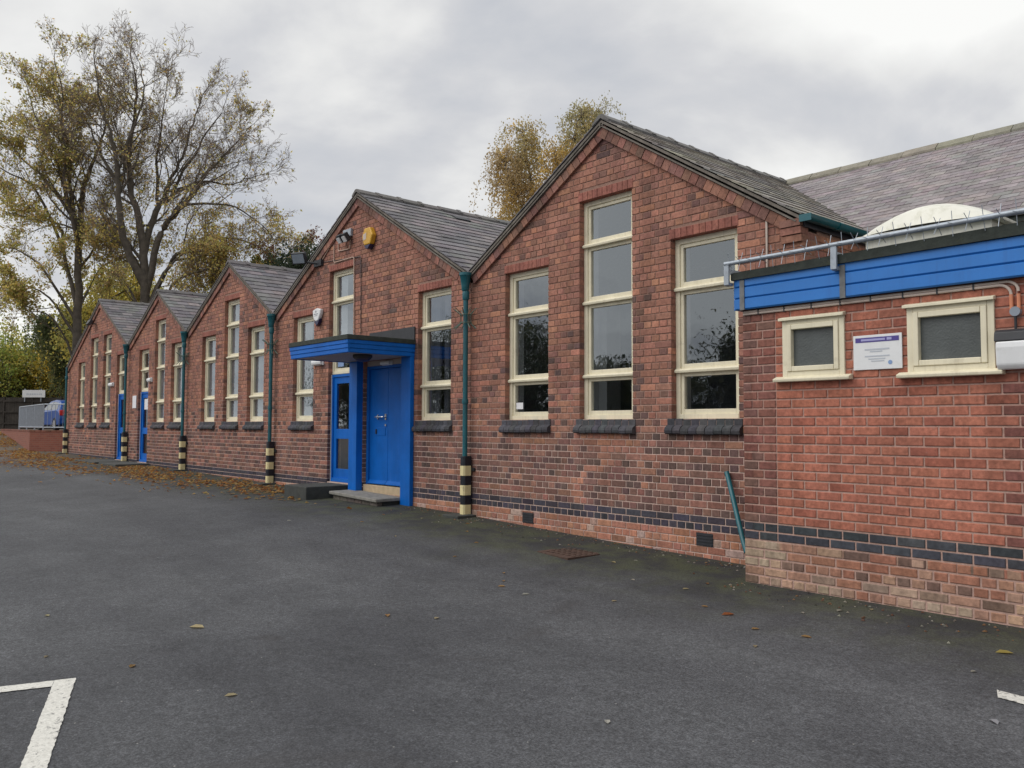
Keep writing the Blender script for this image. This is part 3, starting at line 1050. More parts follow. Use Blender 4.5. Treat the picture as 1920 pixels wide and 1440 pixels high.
wE = wing('gabled_wing', 'nearest brick gable bay with three large dark windows, beside the flat roofed annex', -9.68, -4.34, -7.01, 3.83, 2.27, 2.12,
          [op(-8.91, -8.03, ZB, ZS), op(-7.45, -6.57, ZB, ZT), op(-5.99, -5.1, ZB, ZS)],
          [(-8.91, -8.03, ZS, ZB, TR_S), (-7.45, -6.57, ZT, ZB, TR_T), (-5.99, -5.1, ZS, ZB, TR_S)],
          7.7, limit=300, slate_limit=120, orange=1.0, right_wall=1.75, depth=4.3, tones=[(0.27, 0.255, 0.225), (0.23, 0.215, 0.195), (0.20, 0.19, 0.18), (0.30, 0.28, 0.23)], hidden=lambda x, z: x > -5.06 and z < 1.62)

# double doors of the entrance bay
dd = MB()
yd = 0.10
dd.box(-12.72, -12.66, yd - 0.03, yd + 0.08, -1.0, 1.04)
dd.box(-11.50, -11.44, yd - 0.03, yd + 0.08, -1.0, 1.04)
dd.box(-12.66, -11.50, yd - 0.03, yd + 0.08, 0.99, 1.04)
ddo = dd.build('double_door', M['blue'], wD, bevel=0.004)
for k, (a, b_) in enumerate(((-12.655, -12.083), (-12.077, -11.505))):
    lf = MB()
    lf.box(a, b_, yd + 0.005, yd + 0.05, -0.985, 0.985)
    lf.prism_x([(yd + 0.004, -0.985), (yd - 0.045, -0.985), (yd - 0.045, -0.965), (yd + 0.004, -0.915)], a + 0.004, b_ - 0.004)
    if k == 0:
        lf.box(a + 0.2, a + 0.5, yd - 0.004, yd + 0.005, -0.16, -0.02)
    lo = lf.build('door_leaf', M['blue'], ddo, bevel=0.004)
    if k == 0:
        h = MB()
        h.tube([(b_ - 0.06, yd - 0.01, 0.16), (b_ - 0.06, yd - 0.055, 0.16), (b_ - 0.10, yd - 0.06, 0.16), (b_ - 0.27, yd - 0.06, 0.158), (b_ - 0.31, yd - 0.055, 0.16), (b_ - 0.31, yd - 0.0, 0.16)], 0.012, 8)
        h.box(b_ - 0.085, b_ - 0.035, yd - 0.008, yd + 0.004, 0.11, 0.21)
        h.box(b_ - 0.33, b_ - 0.29, yd - 0.008, yd + 0.004, 0.12, 0.2)
        h.tube([(b_ - 0.055, yd + 0.003, 0.02), (b_ - 0.055, yd - 0.012, 0.02)], 0.022, 10)
        h.build('door_handle', M['chrome'], ddo)
        lk = MB()
        lk.box(a + 0.215, a + 0.245, yd - 0.02, yd - 0.005, -0.13, -0.05)
        lk.build('lock', M['dark'], ddo)
pn = MB()
pn.box(-12.72, -11.44, yd - 0.02, yd + 0.06, 1.043, 1.13)
pn.build('over_panel', M['soffit'], wD)
th = MB()
th.box(-12.715, -11.445, 0.012, 0.3, -1.14, -1.003)
th.build('threshold', M['sandstone'], wD, bevel=0.008)

# eave corbel, gutter of the nearest bay
cb = MB()
for k in range(3):
    cb.box(-4.56 + 0.0 * k, -4.335, -0.035 - 0.012 * k, 0.10, 1.86 + k * 0.078, 1.93 + k * 0.078, jit(BROWN, 0.2))
cb.build('kneeler', M['brick_a'], wE)
gt = MB()
gp = []
for k in range(9):
    a = math.pi + math.pi * k / 8
    gp.append((-4.26 + 0.062 * math.cos(a), 2.10 + 0.062 * math.sin(a)))
gp += [(-4.26 + 0.054, 2.10), (-4.26, 2.055), (-4.26 - 0.054, 2.10)]
gt.prism_y(gp, -0.09, 1.74)
gt.box(-4.325, -4.195, -0.094, -0.086, 2.035, 2.105)
for yb in (0.5, 1.3):
    gt.prism_y([(a * 1.0 + (a + 4.26) * 0.12, b_ - 0.006) for a, b_ in gp[:9]] + [(-4.2, 2.105), (-4.32, 2.105)], yb, yb + 0.06)
gt.build('gutter', M['teal'], wE, smooth=True)
fb = MB()
fb.box(-4.334, -4.31, 0.0, 1.72, 2.0, 2.11)
fb.build('eaves_board', M['black'], wE)

# plinth vents
for (xv, zv) in ((-8.42, -1.225), (-5.55, -1.22)):
    v_ = MB()
    v_.box(xv - 0.11, xv + 0.11, -0.004, 0.02, zv - 0.07, zv + 0.07)
    for k in range(4):
        v_.box(xv - 0.10, xv + 0.10, -0.010, -0.003, zv - 0.06 + k * 0.034, zv - 0.045 + k * 0.034)
    v_.build('air_brick', M['dark'], wE)

# ------------------------------------------------------------------ hall behind the annex
hall = thing('hall', 'long building with a purple grey slate roof rising behind the flat roofed annex', 'building', (1.0, 4.1, -1.4))
hw = MB()
hw.box(-4.30, 9.0, 1.80, 2.05, -1.6, 2.16)
hw.prism_x([(1.81, 2.16), (6.4, 2.16), (4.1, 3.70)], 8.75, 9.0)
hw.build('wall', M['mortar'], hall)
hb = MB()
for (xa, xb, za, zb, t, pr) in lay(lambda z: (-4.3, 9.0) if z < 2.16 else None, 1.2, 2.16, [], tone_main(9.0, (-5, -4.9))):
    V, F = brick_geo(xb - xa, zb - za)
    hb.add([((xa + xb) / 2 + v[0], 1.795 + v[1], (za + zb) / 2 + v[2]) for v in V], F, t)
hb.build('brickwork', M['brick_a'], hall, kind='stuff')
hr = MB()
hr.prism_x([(1.62, 2.12), (4.1, 3.80), (6.6, 2.12), (6.6, 2.06), (4.1, 3.73), (1.62, 2.06)], -6.94, 9.1)
hro = hr.build('roof', M['felt'], hall)
HT = [(0.25, 0.22, 0.23), (0.23, 0.20, 0.21), (0.275, 0.245, 0.25), (0.215, 0.195, 0.20), (0.255, 0.24, 0.235)]
slate_slope(hall, hro, (1.62, 2.13), (4.1, 3.81), -6.94, 9.1, 0.105, 0.19, 300, HT, axis='x', minpx=20, st=0.017)
ridge_tiles(hro, 4.1, 3.81, -6.94, 9.1, 0.46, axis='x', tone=(0.22, 0.21, 0.16), slope=0.68)

# ------------------------------------------------------------------ flat roofed annex
AY = -0.70
ax0, ax1 = -4.58, 6.0
annex = thing('flat_roofed_annex', 'low red brick annex with a flat roof, blue fascia and two small square cream windows', 'building', (-1.0, -0.4, -1.43))
AW = [(-4.15, -3.555, 0.46, 0.985), (-3.02, -2.365, 0.45, 0.985)]
core = MB()
zg = -1.75
xsb = sorted([ax0, ax1] + [v for o in AW for v in (o[0], o[1])])
for i in range(len(xsb) - 1):
    a, b_ = xsb[i], xsb[i + 1]
    vv = [o for o in AW if o[0] <= (a + b_) / 2 <= o[1]]
    if vv:
        core.prism_y([(a, zg), (b_, zg), (b_, vv[0][2]), (a, vv[0][2])], AY + 0.008, AY + 0.28)
        core.prism_y([(a, vv[0][3]), (b_, vv[0][3]), (b_, 1.30), (a, 1.30)], AY + 0.008, AY + 0.28)
    else:
        core.prism_y([(a, zg), (b_, zg), (b_, 1.30), (a, 1.30)], AY + 0.008, AY + 0.28)
core.box(ax0 + 0.008, ax0 + 0.25, AY + 0.282, -0.07, zg, 1.30)
core.box(ax1 - 0.25, ax1 - 0.004, AY + 0.282, 1.79, zg, 1.30)
awl = core.build('wall', M['mortar2'], annex)
ARED = (0.43, 0.165, 0.110)


def tone_annex(x, z, hd):
    r = R.random()
    n = mn.noise(Vector((x * 1.2, z * 1.2, 3.0)))
    if -1.06 < z < -0.895: return jit((0.060, 0.066, 0.078), 0.22)
    if z <= -1.06:
        e = mn.noise(Vector((x * 2.2, z * 3.0, 8.0))) + R.uniform(-0.3, 0.3)
        k_ = min(1.0, max(0.0, 0.42 + e * 1.3))
        a_ = (0.36, 0.165, 0.11) if r < 0.75 else (0.19, 0.12, 0.095)
        return jit(tuple(u_ * (1 - k_) + v_ * k_ for u_, v_ in zip(a_, (0.47, 0.36, 0.265))), 0.1)
    k = round((z - ANCH) / COURSE)
    if x < -4.58 + (0.36 if k % 2 else 0.30): return jit((0.25, 0.105, 0.082) if r < 0.75 else PURP, 0.14)
    if x > -2.22 - 0.09 * (k % 2) and z < 0.3: return jit((0.24, 0.10, 0.08), 0.12)
    c = ARED if r < 0.85 else (0.35, 0.125, 0.085)
    return jit(tuple(v * (1 + 0.12 * n) for v in c), 0.07)


ab1 = lay(lambda z: (ax0 + 0.352, ax1) if z < 1.20 else None, -1.06, 1.3, [(a, b_, c, d) for a, b_, c, d in AW], tone_annex, joint=0.015, stretcher_only=True)
ab2 = lay(lambda z: (ax0, ax0 + 0.34) if z < 1.20 else None, -1.06, 1.3, [], tone_annex, joint=0.015)
ab3 = lay(lambda z: (ax0, ax1) if z < -1.0 else None, zg + 0.05, -1.1, [], tone_annex, joint=0.017, phase=0.05)
place_bricks(ab1 + ab2 + ab3, AY, awl, annex, 300)
m2 = MB()
for (xa_, xb_, za_, zb_, t, pr) in lay(lambda z: (AY + 0.004, 0.0) if z < 1.2 else None, zg + 0.05, 1.3, [], lambda x, z, h: tone_annex(-4.5, z, h), joint=0.015):
    V, F = brick_geo(xb_ - xa_, zb_ - za_)
    m2.add([(ax0 + 0.002 + v[1], (xa_ + xb_) / 2 - v[0], (za_ + zb_) / 2 + v[2]) for v in V], F, t)
m2.build('side_brickwork', M['brick_a'], annex, kind='stuff')
for (a, b_, c, d) in AW:
    f_ = MB()
    yo = AY - 0.018
    for (xa, xb, za, zb) in ((a, a + 0.05, c, d), (b_ - 0.05, b_, c, d), (a + 0.05, b_ - 0.05, d - 0.05, d), (a + 0.05, b_ - 0.05, c, c + 0.05)):
        f_.box(xa, xb, yo, AY + 0.09, za, zb)
    fo = f_.build('window', M['cream'], annex, bevel=0.005)
    f_ = MB()
    f_.prism_x([(yo - 0.001, d - 0.008), (yo - 0.035, d - 0.012), (yo - 0.035, d + 0.012), (AY + 0.004, d + 0.028), (AY + 0.004, d - 0.008)], a - 0.022, b_ + 0.01)
    f_.build('hood', M['cream'], fo, bevel=0.003)
    f_ = MB()
    f_.prism_x([(AY + 0.003, c - 0.045), (yo - 0.055, c - 0.045), (yo - 0.06, c - 0.018), (yo - 0.002, c + 0.004), (AY + 0.003, c + 0.004)], a - 0.07, b_ + 0.065)
    f_.build('sill', M['cream'], fo, bevel=0.006)
    f_ = MB()
    i_ = 0.05
    for (xa, xb, za, zb) in ((a + i_, a + i_ + 0.045, c + i_, d - i_), (b_ - i_ - 0.045, b_ - i_, c + i_, d - i_), (a + i_ + 0.045, b_ - i_ - 0.045, d - i_ - 0.045, d - i_), (a + i_ + 0.045, b_ - i_ - 0.045, c + i_, c + i_ + 0.045)):
        f_.box(xa + 0.001, xb - 0.001, yo - 0.012, AY + 0.05, za, zb)
    f_.build('sash', M['cream'], fo, bevel=0.005)
    f_ = MB()
    f_.box(a + i_ + 0.045, b_ - i_ - 0.045, AY + 0.02, AY + 0.026, c + i_ + 0.045, d - i_ - 0.045)
    f_.build('pane', M['obscure'], fo)
# fascia boards, roof
FZ0 = 1.118
for k, (za, zb) in enumerate(((FZ0, 1.222), (1.226, 1.330), (1.334, 1.42))):
    b__ = MB()
    yo = AY - 0.075
    b__.prism_x([(yo, za + 0.012), (yo + 0.012, za), (yo + 0.03, za), (yo + 0.03, zb), (yo + 0.004, zb), (yo, zb - 0.004)], ax0 - 0.03, ax1)
    b__.build('fascia_board', M['blue_lit'], annex)
    b__ = MB()
    b__.box(ax0 - 0.045, ax0 - 0.031, AY - 0.07, -0.01, za, zb)
    b__.build('fascia_board', M['blue_lit'], annex)
r_ = MB()
r_.box(ax0 - 0.03, ax1, AY - 0.044, -0.004, 1.118, 1.14)
r_.build('soffit', M['dark'], annex)
r_ = MB()
ya = AY - 0.10
r_.add([(ax0 - 0.06, ya, 1.405), (ax1, ya, 1.48), (ax1, 1.79, 1.48), (-4.336, 1.79, 1.405), (-4.336, -0.003, 1.405), (ax0 - 0.06, -0.003, 1.405),
        (ax0 - 0.06, ya, 1.475), (ax1, ya, 1.65), (ax1, 1.79, 1.65), (-4.336, 1.79, 1.475), (-4.336, -0.003, 1.475), (ax0 - 0.06, -0.003, 1.475)],
       [(5, 4, 3, 2, 1, 0), (6, 7, 8, 9, 10, 11)] + [(i, (i + 1) % 6, (i + 1) % 6 + 6, i + 6) for i in range(6)])
r_.build('flat_roof', M['felt'], annex)
M['strip'] = simple('weathered_strip', (0.16, 0.165, 0.17), 0.7, 0.2, var=0.3, vscale=10, dirt=((0.09, 0.08, 0.07), 0.6))
for xb in (-4.555, -3.555):
    b__ = MB()
    b__.box(xb, xb + 0.05, AY - 0.083, AY - 0.0751, FZ0 - 0.004, 1.40)
    b__.build('joint_strip', M['strip'], annex)

# rooflight
rl = thing('rooflight', 'white domed rooflight on the flat annex roof', 'rooflight', (-3.2, 0.55, 1.5))
d_ = MB()
rx0, rx1, ry0, ry1 = -3.83, -2.62, 0.12, 1.05
d_.prism_z([(rx0 + 0.05, ry0 + 0.05), (rx1 - 0.05, ry0 + 0.05), (rx1 - 0.05, ry1 - 0.05), (rx0 + 0.05, ry1 - 0.05)], 1.47, 1.80)
d_.build('kerb', M['dome'], rl)
d_ = MB()
nu, nv = 24, 12
for i in range(nu + 1):
    for j in range(nv + 1):
        u, v = i / nu, j / nv
        h = (max(0.0, math.sin(math.pi * u ** 0.85)) ** 0.8)
        d_.v.append((rx0 + (rx1 - rx0) * u, ry0 + (ry1 - ry0) * v, 1.815 + 0.29 * h * (0.12 + 0.88 * max(0.0, math.sin(math.pi * v)) ** 0.45)))
for i in range(nu):
    for j in range(nv):
        d_.f.append((i * (nv + 1) + j, (i + 1) * (nv + 1) + j, (i + 1) * (nv + 1) + j + 1, i * (nv + 1) + j + 1))
d_.c = [(1, 1, 1)] * len(d_.f)
d_.build('dome', M['dome'], rl, smooth=True)
d_ = MB()
d_.box(rx0 - 0.02, rx1 + 0.02, ry0 - 0.02, ry0 + 0.04, 1.795, 1.825)
d_.box(rx0 - 0.02, rx1 + 0.02, ry1 - 0.04, ry1 + 0.02, 1.795, 1.825)
d_.box(rx0 - 0.02, rx0 + 0.04, ry0 + 0.04, ry1 - 0.04, 1.795, 1.825)
d_.box(rx1 - 0.04, rx1 + 0.02, ry0 + 0.04, ry1 - 0.04, 1.795, 1.825)
d_.build('rim', M['dome'], rl, bevel=0.006)

# anti-climb bar along the roof edge
ac = thing('anti_climb_bar', 'grey anti climb bar with metal spikes along the edge of the flat roof', 'security bar', (-2.0, -0.82, 1.5))
b__ = MB()
yb = AY - 0.135
b__.tube([(-4.68, yb, 1.565), (6.0, yb, 1.655)], 0.021, 10)
b__.build('bar', M['steel'], ac, smooth=True)
k = 0
x = -4.62
while x < 1.0:
    zc = 1.565 + 0.065 * (x + 4.68) / 7.68
    q = MB()
    a = R.uniform(-0.25, 0.25) + (0.5 if k % 2 else -0.15)
    dy, dz = 0.11 * math.sin(a), 0.11 * math.cos(a)
    q.tube([(x, yb - dy * .9, zc - dz * .9), (x, yb + dy * .9, zc + dz * .9)], 0.0028, 5)
    q.tube([(x + 0.004, yb - dz * 0.85, zc + dy * 0.85), (x + 0.004, yb + dz * 0.85, zc - dy * 0.85)], 0.0028, 5)
    q.build('spike', M['steel'], ac)
    x += 0.112; k += 1
for xp in (-4.66, -3.575, 0.2, 3.0, 5.6):
    q = MB()
    q.box(xp - 0.028, xp + 0.028, yb - 0.012, yb + 0.012, 1.36, 1.585)
    q.box(xp - 0.028, xp + 0.028, yb + 0.012, AY - 0.076, 1.355, 1.385)
    q.box(xp - 0.028, xp - 0.02, yb - 0.0, AY + 0.15, 1.50, 1.53)
    q.build('bracket', M['steel'], ac, bevel=0.004)

# notice on the annex
nb = thing('notice_sign', 'white notice board with a purple heading bar between the two annex windows', 'sign', (-3.27, AY, 0.64))
q = MB(); q.box(-3.476, -3.062, AY - 0.016, AY - 0.004, 0.490, 0.783); q.build('board', M['white'], nb, bevel=0.003)
yq = AY - 0.0165
q = MB(); q.box(-3.455, -3.085, yq - 0.0015, yq, 0.722, 0.762); q.build('heading_bar', M['purple'], nb)
q = MB()
for (a, b_, za, zb) in ((-3.405, -3.20, 0.733, 0.750), (-3.185, -3.145, 0.732, 0.753)):
    q.box(a, b_, yq - 0.003, yq - 0.0016, za, zb)
q.build('heading_print', M['lilac'], nb)
q = MB()
for (a, b_, za, zb) in ((-3.375, -3.165, 0.655, 0.667), (-3.33, -3.225, 0.638, 0.648), (-3.375, -3.165, 0.598, 0.609), (-3.345, -3.2, 0.576, 0.585), (-3.32, -3.21, 0.558, 0.566)):
    q.box(a, b_, yq - 0.0015, yq, za, zb)
q.build('print_lines', M['ink'], nb)
q = MB()
q.tube([(-3.16, yq, 0.545), (-3.16, yq - 0.0015, 0.545)], 0.018, 14)
q.build('emblem', M['emblem'], nb)

# lamp, junction box and conduits on the annex
lp = thing('wall_lamp', 'boxy white wall lamp with a dark hood at the right edge of the annex', 'wall lamp', (-2.2, AY, 0.55))
q = MB()
q.prism_x([(AY - 0.002, 0.648), (AY - 0.10, 0.648), (AY - 0.09, 0.715), (AY - 0.06, 0.735), (AY - 0.002, 0.74)], -2.345, -1.98)
q.build('hood', M['dark'], lp, bevel=0.006)
q = MB()
q.prism_x([(AY - 0.002, 0.44), (AY - 0.07, 0.435), (AY - 0.095, 0.47), (AY - 0.105, 0.60), (AY - 0.10, 0.646), (AY - 0.002, 0.646)], -2.335, -1.99)
q.build('diffuser', M['white'], lp, bevel=0.012)
q = MB()
q.tube([(-2.215, AY - 0.03, 0.86), (-2.215, AY - 0.03, 0.735)], 0.010, 8)
q.build('cable', M['dark'], lp)
cn = thing('conduit', 'twin pale conduit under the blue fascia, bending down to a round grey junction box', 'conduit', (-3.4, AY, 1.08))
q = MB()
for dz, xe in ((0.0, -2.245), (0.022, -2.195)):
    pts = [(-4.56, AY - 0.014, 1.078 + dz), (xe - 0.09, AY - 0.014, 1.078 + dz)]
    for k in range(6):
        a = math.pi / 2 * k / 5
        pts.append((xe - 0.08 + 0.08 * math.sin(a), AY - 0.014, 0.998 + dz + 0.08 * math.cos(a)))
    q.tube(pts, 0.011, 8)
q.build('pipe', M['conduit_white'], cn, smooth=True)
q = MB()
for xe in (-2.245, -2.195):
    q.tube([(xe, AY - 0.014, 1.0), (xe, AY - 0.014, 0.885)], 0.014, 8)
q.build('sleeve', M['orange'], cn, smooth=True)
q = MB()
q.tube([(-2.215, AY - 0.001, 0.868), (-2.215, AY - 0.045, 0.868)], 0.036, 16)
q.build('junction_box', M['grey_plastic'], cn)
q = MB()
x = -4.4
while x < -2.4:
    q.box(x, x + 0.012, AY - 0.027, AY + 0.002, 1.062, 1.116)
    x += 0.27
q.build('clip', M['dark'], cn)

# slanting pole by the annex corner
wp = MB()
wp.tube([(-5.24, -0.03, -0.475), (-5.17, -0.075, -0.60), (-4.87, -0.30, -1.12), (-4.80, -0.34, -1.24)], 0.027, 10)
o = wp.build('slanting_pipe', M['teal'], smooth=True)
tag(o, 'short teal pipe slanting from the wall to the ground beside the annex corner', 'pipe')

# ------------------------------------------------------------------ entrance canopy
cp = thing('entrance_canopy', 'bright blue flat canopy on two blue posts over the double doors', 'canopy', (-12.1, -0.6, -1.2))
X0, X1, Y0 = -13.04, -11.145, -1.215
for (za, zb, o_) in ((1.118, 1.182, 0.0), (1.184, 1.250, 0.008), (1.252, 1.315, 0.016)):
    q = MB()
    q.prism_x([(Y0 - o_, za + 0.01), (Y0 - o_ + 0.01, za), (Y0 + 0.025, za), (Y0 + 0.025, zb), (Y0 - o_, zb)], X0 - o_, X1 + o_)
    q.build('fascia_board', M['blue'], cp)
    q = MB()
    q.prism_y([(X1 - 0.02, za), (X1 + o_ - 0.01, za), (X1 + o_, za + 0.01), (X1 + o_, zb), (X1 - 0.02, zb)], Y0 + 0.026, -0.003)
    q.prism_y([(X0 - o_, za), (X0 + 0.02, za), (X0 + 0.02, zb), (X0 - o_, zb)], Y0 + 0.026, -0.003)
    q.build('fascia_board', M['blue'], cp)
q = MB(); q.box(X0 - 0.03, X1 + 0.03, Y0 - 0.03, -0.002, 1.318, 1.392); q.build('felt_roof', M['felt'], cp, bevel=0.006)
q = MB(); q.box(X0 + 0.022, X1 - 0.022, Y0 + 0.028, -0.006, 1.13, 1.15); q.build('soffit', M['soffit'], cp)
q = MB(); q.box(-12.5, -11.13, -0.022, -0.0035, 1.394, 1.605); q.build('flashing', M['dark'], cp)
q = MB(); q.box(-13.0, -12.735, -0.12, 0.065, -1.115, 1.128); q.build('post', M['blue'], cp, bevel=0.006)
q = MB(); q.box(-11.425, -11.15, -0.075, -0.004, -1.32, 1.128); q.build('post', M['blue'], cp, bevel=0.006)
dl = thing('ceiling_lamp', 'round dark lamp hanging under the front edge of the blue canopy', 'ceiling lamp', (-11.6, -0.85, 1.1))
q = MB(); q.lathe([(0.15, 1.129), (0.155, 1.09), (0.13, 1.06)], -11.5, -0.75, 20); q.build('base', M['dark'], dl)
q = MB(); q.lathe([(0.12, 1.06), (0.11, 1.035), (0.06, 1.018)], -11.5, -0.75, 20); q.build('lens', M['navy'], dl)


def bulkhead(x, z, y=0.0, w_=0.34, h_=0.12, label='', group=None):
    t = thing('bulkhead_lamp', label, 'wall lamp', (x, y, z), group)
    q = MB(); q.box(x - w_ / 2, x + w_ / 2, y - 0.035, y - 0.002, z - h_ / 2, z + h_ / 2); q.build('base', M['white'], t, bevel=0.006)
    q = MB()
    q.prism_x([(y - 0.036, z - h_ * 0.45), (y - 0.075, z - h_ * 0.36), (y - 0.085, z), (y - 0.075, z + h_ * 0.36), (y - 0.036, z + h_ * 0.45)], x - w_ * 0.46, x + w_ * 0.46)
    q.build('diffuser', M['white'], t, bevel=0.008)
    return t


bulkhead(-12.05, 1.07, 0.078, 0.30, 0.075, 'small white bulkhead lamp above the blue double doors, under the canopy')
bulkhead(-14.33, 1.205, 0.0, 0.40, 0.12, 'white bulkhead lamp left of the canopy, beside the window near the white alarm box')
bulkhead(-27.62, 1.26, 0.0, 0.42, 0.12, 'white bulkhead lamp on the farthest gable bay')
bulkhead(-24.0, 1.26, 0.0, 0.30, 0.12, 'white bulkhead lamp above the blue door of the second gable bay')

# steps
st = thing('door_step', 'pale stone slab step on a row of bricks in front of the double doors', 'step', (-12.15, -0.25, -1.28))
q = MB()
q.add([(-12.98, -0.50, -1.165), (-11.43, -0.52, -1.205), (-11.43, 0.0, -1.20), (-12.98, 0.0, -1.16), (-12.98, -0.50, -1.112), (-11.43, -0.52, -1.152), (-11.43, 0.0, -1.145), (-12.98, 0.0, -1.105)],
      [(0, 3, 2, 1), (4, 5, 6, 7), (0, 1, 5, 4), (1, 2, 6, 5), (2, 3, 7, 6), (3, 0, 4, 7)])
q.build('slab', M['stone'], st, bevel=0.012)
for k in range(6):
    a = -12.90 + k * 0.235
    q = MB(); q.box(a, a + 0.222, -0.455, -0.35, -1.36, -1.17 - 0.026 * (k + 1) / 1.55 * 0.235 - 0.004)
    o = q.build('step_brick', M['brick_o'], st, bevel=0.006); o.color = (*jit((0.17, 0.15, 0.13), 0.15), 1)
q = MB(); q.box(-12.9, -11.5, -0.345, -0.02, -1.36, -1.21); q.build('core', M['dark_stone'], st)
q = MB(); q.box(-13.90, -13.075, -0.88, -0.0, -1.4, -1.035)
o = q.build('concrete_block', M['dark_stone'], bevel=0.014)
tag(o, 'dark damp concrete step block in front of the narrow glazed door', 'step')
q = MB(); q.box(-27.9, -25.7, -0.95, -0.01, -1.35, -1.035)
o = q.build('door_pad', M['tarmac_edge'], bevel=0.02); tag(o, 'low dark concrete pad outside the farther of the two narrow blue side doors', 'step')
q = MB(); q.box(-25.5, -23.9, -0.9, -0.01, -1.35, -1.04)
o = q.build('door_pad', M['tarmac_edge'], bevel=0.02); tag(o, 'low dark concrete pad outside the nearer of the two narrow blue side doors', 'step')

# ------------------------------------------------------------------ downpipes


def downpipe(x, label, ztop, spikes=True, hopper=True):
    zg = gz(x, -0.1)
    t = thing('downpipe', label, 'downpipe', (x, -0.1, zg), 'green downpipes along the facade')
    yc = -0.105
    q = MB()
    q.tube([(x, yc, zg + 0.75), (x, yc, ztop - (0.36 if hopper else -0.04))], 0.037, 14)
    q.lathe([(0.045, 0.33), (0.048, 0.36), (0.045, 0.40)], x, yc, 14)
    q.lathe([(0.046, ztop - 0.40), (0.052, ztop - 0.38), (0.052, ztop - 0.30), (0.046, ztop - 0.27)], x, yc, 14)
    q.build('pipe', M['teal'], t, smooth=True)
    if hopper:
        q = MB()
        q.lathe([(0.045, ztop - 0.27), (0.056, ztop - 0.25), (0.060, ztop - 0.20), (0.082, ztop - 0.05), (0.092, ztop - 0.04), (0.092, ztop + 0.0), (0.078, ztop + 0.0), (0.072, ztop - 0.05)], x, yc - 0.01, 16)
        q.build('hopper', M['teal'], t, smooth=True)
    if spikes:
        zs = ztop - 0.68
        q = MB()
        for k in range(10):
            a = 2 * math.pi * (k + 0.5) / 10
            c_, s_ = math.cos(a), math.sin(a)
            if yc + 0.10 * s_ > -0.01: s_ = min(s_, 0.75)
            q.tube([(x + 0.19 * c_, yc + min(0.19 * s_, 0.095), zs + 0.15), (x + 0.08 * c_, yc + 0.08 * s_, zs + 0.065), (x + 0.08 * c_, yc + 0.08 * s_, zs - 0.065), (x + 0.19 * c_, yc + min(0.19 * s_, 0.095), zs - 0.15)], 0.006, 5)
        for dz in (0.06, -0.06):
            ring = [(x + 0.088 * math.cos(2 * math.pi * k / 16), yc + 0.088 * math.sin(2 * math.pi * k / 16), zs + dz) for k in range(17)]
            q.tube(ring, 0.006, 5, cap=False)
        q.build('spike_collar', M['steel_green'], t)
    zt = zg + 0.87
    q = MB()
    prof = [(x - 0.052, -0.02), (x - 0.052, -0.135), (x - 0.034, -0.160), (x + 0.034, -0.160), (x + 0.052, -0.135), (x + 0.052, -0.02)]
    q.prism_z(prof, zg + 0.02, zt)
    q.box(x - 0.12, x + 0.12, -0.03, -0.006, zt - 0.22, zt - 0.17)
    go = q.build('guard', M['black'], t, bevel=0.006)
    pf2 = [(a + (0.003 if a > x else -0.003), b_ - 0.003 if b_ < -0.05 else b_ - 0.012) for a, b_ in prof]
    hb_ = 0.145
    for k in range(3):
        z1 = zt - 0.14 - k * 2 * hb_ * 0.97
        z0 = max(z1 - hb_, zg + 0.025)
        if z1 - z0 < 0.03: continue
        q = MB(); q.prism_z(pf2, z0, z1); q.build('cream_band', M['band'], go, bevel=0.003)
    q = MB(); q.box(x - 0.2, x + 0.17, -0.36, -0.02, zg - 0.1, zg + 0.03)
    q.build('drain_pad', M['dark_stone'], t, bevel=0.012)
    return t


M['steel_green'] = simple('green_grey_wire', (0.10, 0.15, 0.12), 0.5, 0.2, var=0.2)
downpipe(-32.80, 'farthest green downpipe, at the left end corner of the brick range', 2.02, spikes=False, hopper=False)
downpipe(-25.95, 'green downpipe between the two narrow blue side doors', 2.38, spikes=False)
downpipe(-21.20, 'green downpipe between the second and middle gable bays', 2.36)
downpipe(-16.20, 'green downpipe left of the canopy, between the middle gable bay and the entrance bay', 2.30)
downpipe(-9.68, 'nearest green downpipe, right of the canopy, with a spiked collar', 2.26)

# ------------------------------------------------------------------ things fixed to the walls
ab = thing('alarm_box', 'yellow six sided alarm box high on the gable above the canopy', 'alarm box', (-12.5, 0, 3.28))
hexa = [(-12.60, 3.145), (-12.40, 3.145), (-12.325, 3.30), (-12.41, 3.445), (-12.59, 3.445), (-12.675, 3.30)]
q = MB()
q.prism_y([(-12.5 + (a + 12.5) * 1.0, z) for a, z in hexa], -0.10, -0.003)
n0 = len(q.v)
q.build('case', M['yellow'], ab, bevel=0.02)
q = MB(); q.prism_y([(-12.605, 3.143), (-12.53, 3.075), (-12.47, 3.075), (-12.395, 3.143)], -0.097, -0.004); q.build('lamp', M['navy'], ab, bevel=0.008)
q = MB(); q.prism_y([(-12.62, 3.23), (-12.52, 3.25), (-12.52, 3.36), (-12.62, 3.34)], -0.1025, -0.1005); q.build('sticker', M['conduit_white'], ab)
ab2_ = thing('alarm_box', 'white shield shaped alarm box left of the tall window near the canopy', 'alarm box', (-14.34, 0, 2.1))
q = MB(); q.prism_y([(-14.36, 1.98), (-14.27, 2.0), (-14.20, 2.12), (-14.18, 2.20), (-14.34, 2.235), (-14.5, 2.20), (-14.48, 2.10), (-14.44, 2.02)], -0.075, -0.003); q.build('case', M['white'], ab2_, bevel=0.018)
q = MB(); q.prism_y([(-14.43, 2.01), (-14.36, 1.895), (-14.28, 1.93), (-14.22, 2.03), (-14.27, 1.997), (-14.36, 1.977)], -0.07, -0.004); q.build('lamp', M['navy'], ab2_, bevel=0.008)
